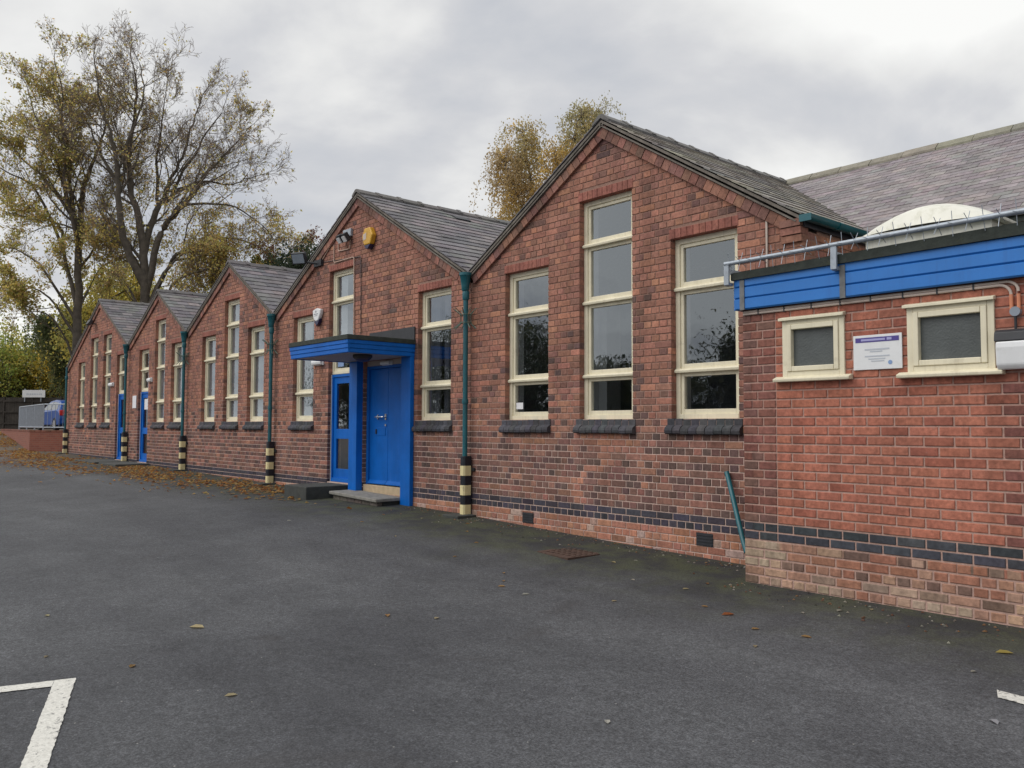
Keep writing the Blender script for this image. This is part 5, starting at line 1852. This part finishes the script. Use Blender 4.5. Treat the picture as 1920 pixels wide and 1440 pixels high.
def limb_tree(name, label, loc, limbs, cfg, group=None):
    t = thing(name, label, 'tree', loc, group)
    tr, tb, tw_, lv = Tubes(), Tubes(), Tubes(), Leaves()
    rh, fh = np.array(RH), np.array(FH)
    known = []
    for li, (pts, r0, r1) in enumerate(limbs):
        pts = [(x, h if h < 10 else 10 + (h - 10) * 0.82) for x, h in pts]
        dep = 0.0
        if known:
            kx, kh, dep = min(known, key=lambda k_: (k_[0] - pts[0][0]) ** 2 + (k_[1] - pts[0][1] + 0.8) ** 2)
            pts[0] = (kx, kh)
        dd_ = rng.uniform(-0.28, 0.28) * (0.25 if li == 0 else 1)
        h0 = pts[0][1]
        raw = [rh * x + fh * (dep + dd_ * (abs(h - h0) + abs(x - pts[0][0])) * 0.8) + np.array((0, 0, h)) for x, h in pts]
        P = catmull(raw, 4)
        n = len(P)
        for i in range(1, n): P[i] = P[i] + rng.normal(size=3) * 0.035
        known += [(float(q_ @ rh), float(q_[2]), float(q_ @ fh)) for q_ in P]
        rad = [r0 + (r1 - r0) * (i / (n - 1)) ** 0.8 for i in range(n)]
        (tr if li == 0 else tb).add(P, rad, 9)
        ln = sum(np.linalg.norm(P[i + 1] - P[i]) for i in range(n - 1))
        start = cfg['bare'](li)
        nk = int(ln * cfg['per_m'])
        for k in range(nk):
            tt = start + (1 - start) * (k + rng.rand()) / nk
            i = min(int(tt * (n - 1)), n - 2)
            d = P[i + 1] - P[i]; d = d / np.linalg.norm(d)
            nd_ = rotv(d, math.radians(rng.uniform(25, 65)), rng.uniform(0, 6.28))
            L0 = cfg['len'] * rng.uniform(0.6, 1.15) * (1.12 - 0.55 * tt)
            spawn(tb, tw_, lv, P[i], nd_, L0, rad[i] * 0.42, 1, cfg)
        spawn(tb, tw_, lv, P[-1], (P[-1] - P[-2]) / np.linalg.norm(P[-1] - P[-2]), cfg['len'] * 0.6, r1, 1, cfg)
    tr.build('trunk', M['bark'], t)
    tb.build('limbs', M['bark'], t)
    tw_.build('twigs', M['twig'], t)
    lv.build('crown', t)
    return t


M['twig'] = simple('twig_bark', (0.23, 0.18, 0.14), 0.95, var=0.3, vscale=3)
YEL = [(0.68, 0.56, 0.16), (0.62, 0.55, 0.20), (0.56, 0.54, 0.21), (0.68, 0.50, 0.18), (0.58, 0.40, 0.20)]
OLV = [(0.36, 0.37, 0.11), (0.45, 0.41, 0.11), (0.30, 0.33, 0.10), (0.54, 0.45, 0.12)]


def lp_a(p):
    h = p[2]
    g = mn.noise(Vector((p[0] * 0.35, p[1] * 0.35, p[2] * 0.35)))
    base = float(np.interp(h, [5, 9, 12, 16, 23], [1.1, 0.7, 0.20, 0.08, 0.05]))
    return base * (1.9 if g > 0.12 else 0.55)


def lp_b(p):
    h = p[2]
    g = mn.noise(Vector((p[0] * 0.35 + 9, p[1] * 0.35, p[2] * 0.35)))
    base = float(np.interp(h, [5, 9, 14, 21], [1.2, 0.75, 0.36, 0.28]))
    return base * (1.8 if g > 0.05 else 0.5)


LIMBS_A = [
   ([ (0.09, -0.65), (0.00, 4.93), (-0.15, 7.27), (-0.23, 9.62), (-0.53, 12.11), (-0.97, 14.02), (-1.09, 16.07), (-0.91, 18.12), (-0.70, 20.18), (-0.88, 21.88) ], 0.34, 0.040),
   ([ (-0.12, 8.45), (-0.94, 9.91), (-1.23, 12.55), (-1.20, 14.90), (-1.41, 16.80), (-1.76, 18.42), (-1.94, 20.47) ], 0.25, 0.035),
   ([ (-0.26, 10.79), (0.09, 12.11), (0.47, 13.72), (0.73, 14.90), (1.23, 16.66), (1.52, 18.71), (1.96, 20.91) ], 0.21, 0.030),
   ([ (0.03, 7.86), (0.47, 10.50), (1.11, 11.96), (2.05, 13.28), (2.76, 14.37), (2.93, 15.04), (3.58, 15.72), (4.34, 16.77), (4.93, 17.54) ], 0.21, 0.025),
   ([ (0.59, 13.78), (1.70, 14.37), (2.70, 14.90), (3.96, 14.66), (5.13, 15.19) ], 0.11, 0.020),
   ([ (0.29, 7.27), (1.11, 9.33), (2.29, 10.35), (3.52, 10.85), (4.93, 10.79), (6.45, 9.91) ], 0.16, 0.020),
   ([ (-1.29, 14.90), (-2.20, 15.92), (-2.76, 17.24), (-3.37, 18.86) ], 0.11, 0.020),
   ([ (0.47, 13.72), (0.09, 15.78), (0.35, 18.12), (0.59, 20.47) ], 0.11, 0.020),
   ([ (0.88, 14.90), (2.05, 16.01), (3.08, 17.83), (4.11, 19.30) ], 0.10, 0.020),
   ([ (-1.09, 15.78), (-0.29, 17.83), (0.15, 19.88), (-0.15, 21.94) ], 0.10, 0.020),
   ([ (2.35, 13.58), (4.11, 13.14), (5.57, 12.26), (6.45, 11.09) ], 0.08, 0.015),
   ([ (-0.35, 9.91), (-1.52, 11.09), (-2.35, 11.96), (-2.93, 13.43) ], 0.10, 0.020),
   ([ (0.06, 6.10), (1.47, 7.86), (3.52, 8.74), (5.57, 8.30) ], 0.11, 0.020),
   ([ (0.03, 6.39), (-1.47, 8.15), (-2.64, 8.89) ], 0.10, 0.020),
   ([ (0.03, 7.27), (1.47, 9.33), (3.52, 9.91) ], 0.10, 0.020),
   ([ (0.00, 5.81), (1.17, 6.98), (2.64, 7.71) ], 0.08, 0.020),
   ([ (0.00, 8.45), (-1.17, 9.91), (-2.35, 10.50) ], 0.08, 0.020),
]
LIMBS_B = [
   ([ (0.15, -0.65), (0.09, 4.93), (0.03, 7.86), (-0.09, 10.79), (-0.35, 12.55), (-0.76, 14.90), (-0.82, 16.36), (-1.23, 18.42), (-1.52, 20.62) ], 0.28, 0.035),
   ([ (-0.06, 10.21), (-0.18, 13.72), (0.15, 15.92), (0.59, 18.12), (0.82, 20.18) ], 0.20, 0.030),
   ([ (-0.59, 13.14), (-1.91, 14.90), (-2.93, 16.07), (-4.05, 17.83) ], 0.11, 0.020),
   ([ (0.00, 7.27), (-1.06, 9.91), (-1.26, 11.38), (-2.05, 12.26), (-3.81, 12.61), (-5.28, 13.14) ], 0.13, 0.020),
   ([ (-0.47, 13.72), (-1.17, 15.78), (-2.05, 17.83), (-2.64, 20.18) ], 0.11, 0.020),
   ([ (-0.03, 11.38), (-0.44, 14.02), (-0.35, 16.66), (-0.29, 19.00), (-0.35, 21.35) ], 0.13, 0.020),
   ([ (-1.26, 11.09), (-2.58, 14.02), (-3.81, 15.19), (-5.28, 16.07) ], 0.10, 0.020),
   ([ (0.00, 9.62), (0.88, 11.09), (1.41, 12.55), (1.64, 14.31) ], 0.08, 0.015),
   ([ (0.09, 5.51), (1.47, 7.27), (2.64, 8.15) ], 0.10, 0.020),
   ([ (0.09, 5.51), (-1.32, 7.27), (-2.93, 8.01) ], 0.10, 0.020),
   ([ (0.06, 6.69), (-1.76, 9.03), (-3.23, 9.91) ], 0.10, 0.020),
   ([ (0.06, 7.27), (1.17, 9.03), (2.20, 9.62) ], 0.08, 0.020),
   ([ (0.09, 4.93), (-0.88, 6.10), (-2.05, 6.39) ], 0.08, 0.020),
]
cfgA = dict(lev=4, n=[0, 6, 6, 4], jit=0.14, up=0.11, tip=0.05, rmin=0.007, leafp=lp_a, cols=YEL, ls=(0.10, 0.20), bare=lambda i: 0.42 if i == 0 else 0.2, per_m=1.1, len=3.5)
cfgB = dict(cfgA); cfgB.update(leafp=lp_b, cols=YEL + OLV[:2], per_m=0.85, len=3.3)
limb_tree('autumn_tree', 'tall half bare autumn tree with wide dark limbs, right of the two big trees', (-47.6, 7.28, -0.3), LIMBS_A, cfgA)
limb_tree('autumn_tree', 'tall yellowing autumn tree with a slim forked trunk, left of the two big trees', (-50.34, 4.22, -0.3), LIMBS_B, cfgB)


def foliage(name, label, cat, loc, rx, ry, rz, zc, nclump, nleaf, cols, ls, clump_r=0.6, trunk=0.12, group=None, shell=0.5, hang=0.0, bark='bark'):
    """a bushy plant: stems and leaf clumps spread through the volume of the crown, each clump with its own shade"""
    t = thing(name, label, cat, loc, group)
    tb, lv = Tubes(), Leaves()
    for k in range(nclump):
        u = rng.normal(size=3); u /= np.linalg.norm(u)
        rr = rng.uniform(shell, 1.0) * (1 + 0.25 * mn.noise(Vector(tuple(u * 1.7 + k * 0.0 + loc[0]))))
        c0 = np.array((u[0] * rx * rr, u[1] * ry * rr, zc + u[2] * rz * rr))
        if c0[2] < 0.1: continue
        col_ = np.array(cols[rng.randint(len(cols))]) * rng.uniform(0.7, 1.3)
        cr = clump_r * rng.uniform(0.6, 1.4)
        if k % 3 == 0 and trunk:
            z0 = max(0.0, zc - rz * 0.8) * rng.uniform(0.3, 1)
            P = catmull([np.array((0, 0, 0.0)), np.array((0, 0, z0)) * 1.0 + np.array((c0[0] * 0.08, c0[1] * 0.08, 0)), c0 * np.array((0.55, 0.55, 1)) * 0.5 + np.array((0, 0, z0)) * 0.5 + np.array((c0[0] * 0.2, c0[1] * 0.2, c0[2] * 0.0)), c0], 3)
            tb.add(P, [trunk * (1 - 0.9 * i / (len(P) - 1)) + 0.01 for i in range(len(P))], 5)
        for j in range(nleaf):
            q = c0 + rng.normal(size=3) * cr * np.array((1, 1, 0.7))
            if hang: q[2] -= abs(rng.normal()) * hang
            kk = rng.uniform(0.7, 1.3)
            lv.add(q, rng.uniform(*ls), tuple(col_ * kk), 0.6 if hang else 0.0)
    if tb.n: tb.build('trunk', M[bark], t)
    lv.build('crown', t)
    return t


def weeping(name, label, loc, limbs, nstr, lens, cols, ls, bark, tone_noise=0.3, group=None, per=9, spread=0.9):
    """a tree whose thin shoots hang down from its limbs and carry small leaves"""
    t = thing(name, label, 'tree', loc, group)
    tb, tw_, lv = Tubes(), Tubes(), Leaves()
    rh, fh = np.array(RH), np.array(FH)
    for li, (pts, r0, r1, ns) in enumerate(limbs):
        raw = [rh * x + fh * dp + np.array((0, 0, h)) for x, h, dp in pts]
        P = catmull(raw, 4); n = len(P)
        for i in range(1, n): P[i] = P[i] + rng.normal(size=3) * 0.03
        tb.add(P, [r0 + (r1 - r0) * i / (n - 1) for i in range(n)], 7)
        for k in range(ns):
            tt = rng.uniform(0.25, 1.0)
            i = min(int(tt * (n - 1)), n - 2)
            d = rng.normal(size=3); d[2] = abs(d[2]) * 0.6; d /= np.linalg.norm(d)
            reach = rng.uniform(0.3, 1.25)
            ln = rng.uniform(*lens)
            S = [P[i]]
            p_ = P[i].copy(); v = d * spread + np.array((0, 0, 0.45))
            m_ = 9
            for s_ in range(m_):
                v = v * 0.62 + np.array((0, 0, -0.33)) * (0.35 + s_ / m_) + rng.normal(size=3) * 0.05
                p_ = p_ + v * (ln / m_) * (1.2 if s_ > 2 else reach)
                S.append(p_.copy())
            tw_.add(S, [max(0.004, 0.012 * (1 - s_ / m_)) for s_ in range(m_ + 1)], 3)
            g = mn.noise(Vector(tuple(P[i] * 0.6)))
            c = np.array(cols[min(len(cols) - 1, max(0, int((g * 0.9 + 0.5) * len(cols) + rng.normal() * 0.6)))])
            for s_ in range(2, m_ + 1):
                for _ in range(per):
                    q = S[s_] + rng.normal(size=3) * 0.10 + np.array((0, 0, rng.uniform(-0.15, 0.15)))
                    lv.add(q, rng.uniform(*ls), tuple(c * rng.uniform(0.7, 1.35)), 0.5)
    tb.build('trunk', M[bark], t)
    tw_.build('twigs', M['twig'], t)
    lv.build('crown', t)
    return t


# birch behind the roofs
BIR = [(0.42, 0.38, 0.20), (0.50, 0.41, 0.19), (0.58, 0.42, 0.15), (0.62, 0.43, 0.13), (0.50, 0.38, 0.20)]
bl = [([(0, 0, 0), (0.05, 4, 0), (0.1, 6.5, 0), (0.5, 9.5, 0.1), (0.9, 11.8, 0.1), (1.3, 12.3, 0)], 0.18, 0.02, 110),
      ([(0.1, 6.0, 0), (-0.3, 8.2, 0.3), (-0.8, 10.6, 0.4), (-1.0, 11.9, 0.3)], 0.10, 0.015, 110),
      ([(0.1, 6.8, 0), (-0.8, 8.4, -0.4), (-1.5, 9.9, -0.5), (-1.75, 10.6, -0.4)], 0.07, 0.012, 90),
      ([(0.2, 7.5, 0), (0.5, 9.2, -0.5), (0.3, 10.0, -0.8), (0.1, 10.6, -0.8)], 0.07, 0.012, 70),
      ([(0.3, 8.0, 0), (1.2, 9.6, 0.4), (1.6, 11.4, 0.6), (1.7, 12.6, 0.6)], 0.07, 0.012, 110),
      ([(0.1, 6.2, 0), (-0.7, 7.2, 0.7), (-1.6, 8.0, 1.0), (-1.9, 8.4, 1.1)], 0.06, 0.012, 80)]
weeping('birch_tree', 'weeping golden birch rising behind the roofs of the two nearest bays', (-21.55, 12.9, -1.0), bl, 0, (1.8, 3.6), BIR, (0.06, 0.11), 'bark_pale', per=11, spread=1.8)

# dark weeping willow and other growth at the far left
WIL = [(0.10, 0.13, 0.055), (0.13, 0.155, 0.065), (0.17, 0.18, 0.07), (0.26, 0.24, 0.08)]
wl_ = [([(0, 0, 0), (0.1, 3.0, 0), (-0.2, 6.0, 0), (-0.5, 8.6, 0)], 0.28, 0.05, 40),
       ([(0, 3.2, 0), (-1.2, 5.8, 0.3), (-2.0, 7.8, 0.4)], 0.14, 0.03, 80),
       ([(0, 3.4, 0), (1.2, 6.2, 0.2), (1.9, 8.6, 0.2)], 0.14, 0.03, 90),
       ([(0, 4, 0), (0.7, 6.5, -1), (1.0, 8.2, -1.4)], 0.12, 0.03, 80),
       ([(0, 4, 0), (-0.7, 6.5, -1), (-1.2, 7.6, -1.2)], 0.12, 0.03, 60)]
weeping('willow_tree', 'dark green weeping willow below the left big tree, beside the farthest gable', (-63.5, 6.9, -0.3), wl_, 0, (1.8, 4.4), WIL, (0.12, 0.22), 'bark', per=6, spread=1.6)
wl2 = [([(0, 0, 0), (0.1, 4.0, 0), (0.3, 7.5, 0), (0.2, 10.2, 0)], 0.26, 0.05, 90),
       ([(0, 4.5, 0), (-1.4, 7.4, 0.3), (-2.6, 9.6, 0.4)], 0.14, 0.03, 90),
       ([(0, 4.6, 0), (1.5, 7.6, 0.2), (2.8, 9.9, 0.2)], 0.14, 0.03, 90),
       ([(0, 5, 0), (0.9, 8, -1), (1.4, 9.6, -1.4)], 0.12, 0.03, 70)]
WIL2 = [(0.24, 0.24, 0.08), (0.30, 0.28, 0.09), (0.36, 0.31, 0.09)]
weeping('willow_tree', 'olive green weeping tree behind the middle gables, below the big bare tree', (-45.6, 12.4, -0.3), wl2, 0, (2.4, 4.6), WIL2, (0.12, 0.24), 'bark', per=8)

for (px_, t_, rx, rz, zc, cl_, nm, lb) in (
        (8, 62, 3.0, 3.4, 4.6, [(0.26, 0.34, 0.09), (0.36, 0.40, 0.10), (0.50, 0.45, 0.12)], 'bushy_tree', 'rounded green tree at the left edge above the fence'),
        (60, 64, 2.8, 2.6, 3.9, [(0.54, 0.46, 0.12), (0.66, 0.52, 0.11), (0.42, 0.42, 0.12)], 'bushy_tree', 'yellow green bushy tree above the white sign board'),
        (112, 63, 2.6, 2.4, 4.6, [(0.66, 0.53, 0.11), (0.54, 0.46, 0.12), (0.68, 0.52, 0.12)], 'bushy_tree', 'golden bushy tree above the parked blue car'),
        (178, 54, 3.0, 3.4, 6.6, [(0.44, 0.39, 0.11), (0.56, 0.46, 0.11), (0.32, 0.33, 0.10)], 'bushy_tree', 'olive bushy tree close behind the farthest gable'),
        (240, 53, 3.0, 3.3, 7.4, [(0.56, 0.48, 0.12), (0.42, 0.41, 0.12), (0.62, 0.49, 0.12)], 'bushy_tree', 'yellow olive tree behind the ridge between the two farthest gables'),
        (100, 66, 6.0, 1.1, 1.9, [(0.05, 0.07, 0.03), (0.08, 0.10, 0.04), (0.11, 0.13, 0.05)], 'hedge', 'low dark hedge along the back of the wooden fence')):
    fx = (px_ - 960) / FPX
    d = Vector((CF.x + CR.x * fx, CF.y + CR.y * fx, 0))
    p_ = CAM + d * t_
    foliage(nm, lb, 'hedge' if nm == 'hedge' else 'tree', (round(p_.x, 2), round(p_.y, 2), -0.3), rx, rx * 0.8 if nm != 'hedge' else rx, rz, zc, 230 if nm != 'hedge' else 420, 34, cl_, (0.14, 0.26), clump_r=0.42, trunk=0.09 if nm != 'hedge' else 0.03, shell=0.35)

# dark evergreen with a thin reddish tree behind it, beyond the middle gables
EVG = [(0.030, 0.046, 0.030), (0.044, 0.062, 0.038), (0.06, 0.075, 0.042)]
fx = (572 - 960) / FPX
d = Vector((CF.x + CR.x * fx, CF.y + CR.y * fx, 0)); p_ = CAM + d * 42
foliage('evergreen_tree', 'dark evergreen crown showing above the ridge left of the entrance gable', 'tree', (round(p_.x, 2), round(p_.y, 2), -0.6), 2.3, 1.8, 1.7, 7.9, 240, 40, EVG, (0.12, 0.24), clump_r=0.34, trunk=0.12, shell=0.25)
p_ = CAM + d * 47
lr = [([(0, 0), (0.1, 4.5), (0.0, 7.5), (-0.2, 9.6)], .16, .03), ([(0.05, 5.5), (0.9, 7.8), (1.6, 9.4)], .08, .02), ([(0.05, 5.5), (-0.9, 7.6), (-1.9, 9.3)], .08, .02), ([(0, 7), (0.6, 8.8), (0.7, 10.2)], .06, .015)]
cfgR = dict(cfgA); cfgR.update(leafp=lambda p: 0.35 if p[2] > 7 else 0.1, cols=[(0.24, 0.10, 0.07), (0.20, 0.09, 0.06)], ls=(0.10, 0.18), len=1.9, n=[0, 4, 4, 3], per_m=1.5, bare=lambda i: 0.55 if i == 0 else 0.25)
limb_tree('thin_tree', 'thin reddish brown twiggy tree behind the dark evergreen', (round(p_.x, 2), round(p_.y, 2), -0.6), lr, cfgR)

# trees across the car park, behind the viewer: the window panes of the nearest bay mirror them
for (x, y, rx, rz, zc, lb) in ((-68, -43, 6, 6.0, 6.5, 'tall dark tree across the car park, mirrored in the window right of the canopy'), (-88, -44, 7, 6.0, 6.5, 'wide dark tree far along the car park edge, mirrored in the glazed door'), (-54, -40, 5.5, 5.5, 6.0, 'large dark tree across the car park, mirrored in the left window of the nearest bay'), (-45, -41, 2.6, 2.6, 3.9, 'low rounded tree across the car park, mirrored in the tall window'),
                               (-39.5, -42, 1.8, 2.0, 4.0, 'slim dark tree across the car park, mirrored at the edge of the tall window'), (-31.5, -41, 3.4, 3.6, 4.6, 'broad dark tree across the car park, mirrored in the right window of the nearest bay')):
    foliage('park_tree', lb, 'tree', (x, y, -1.3), rx, rx, rz, zc, 230, 44, [(0.05, 0.07, 0.035), (0.08, 0.09, 0.04), (0.11, 0.11, 0.05)], (0.22, 0.42), clump_r=0.7, trunk=0.18, shell=0.3)
foliage('hedge', 'long dark hedge across the car park, mirrored in the lower window panes', 'hedge', (-38, -38.5, -1.4), 34, 0.9, 1.5, 1.6, 900, 26, [(0.03, 0.045, 0.02), (0.045, 0.06, 0.025)], (0.3, 0.5), clump_r=0.6, trunk=0.03, shell=0.0)
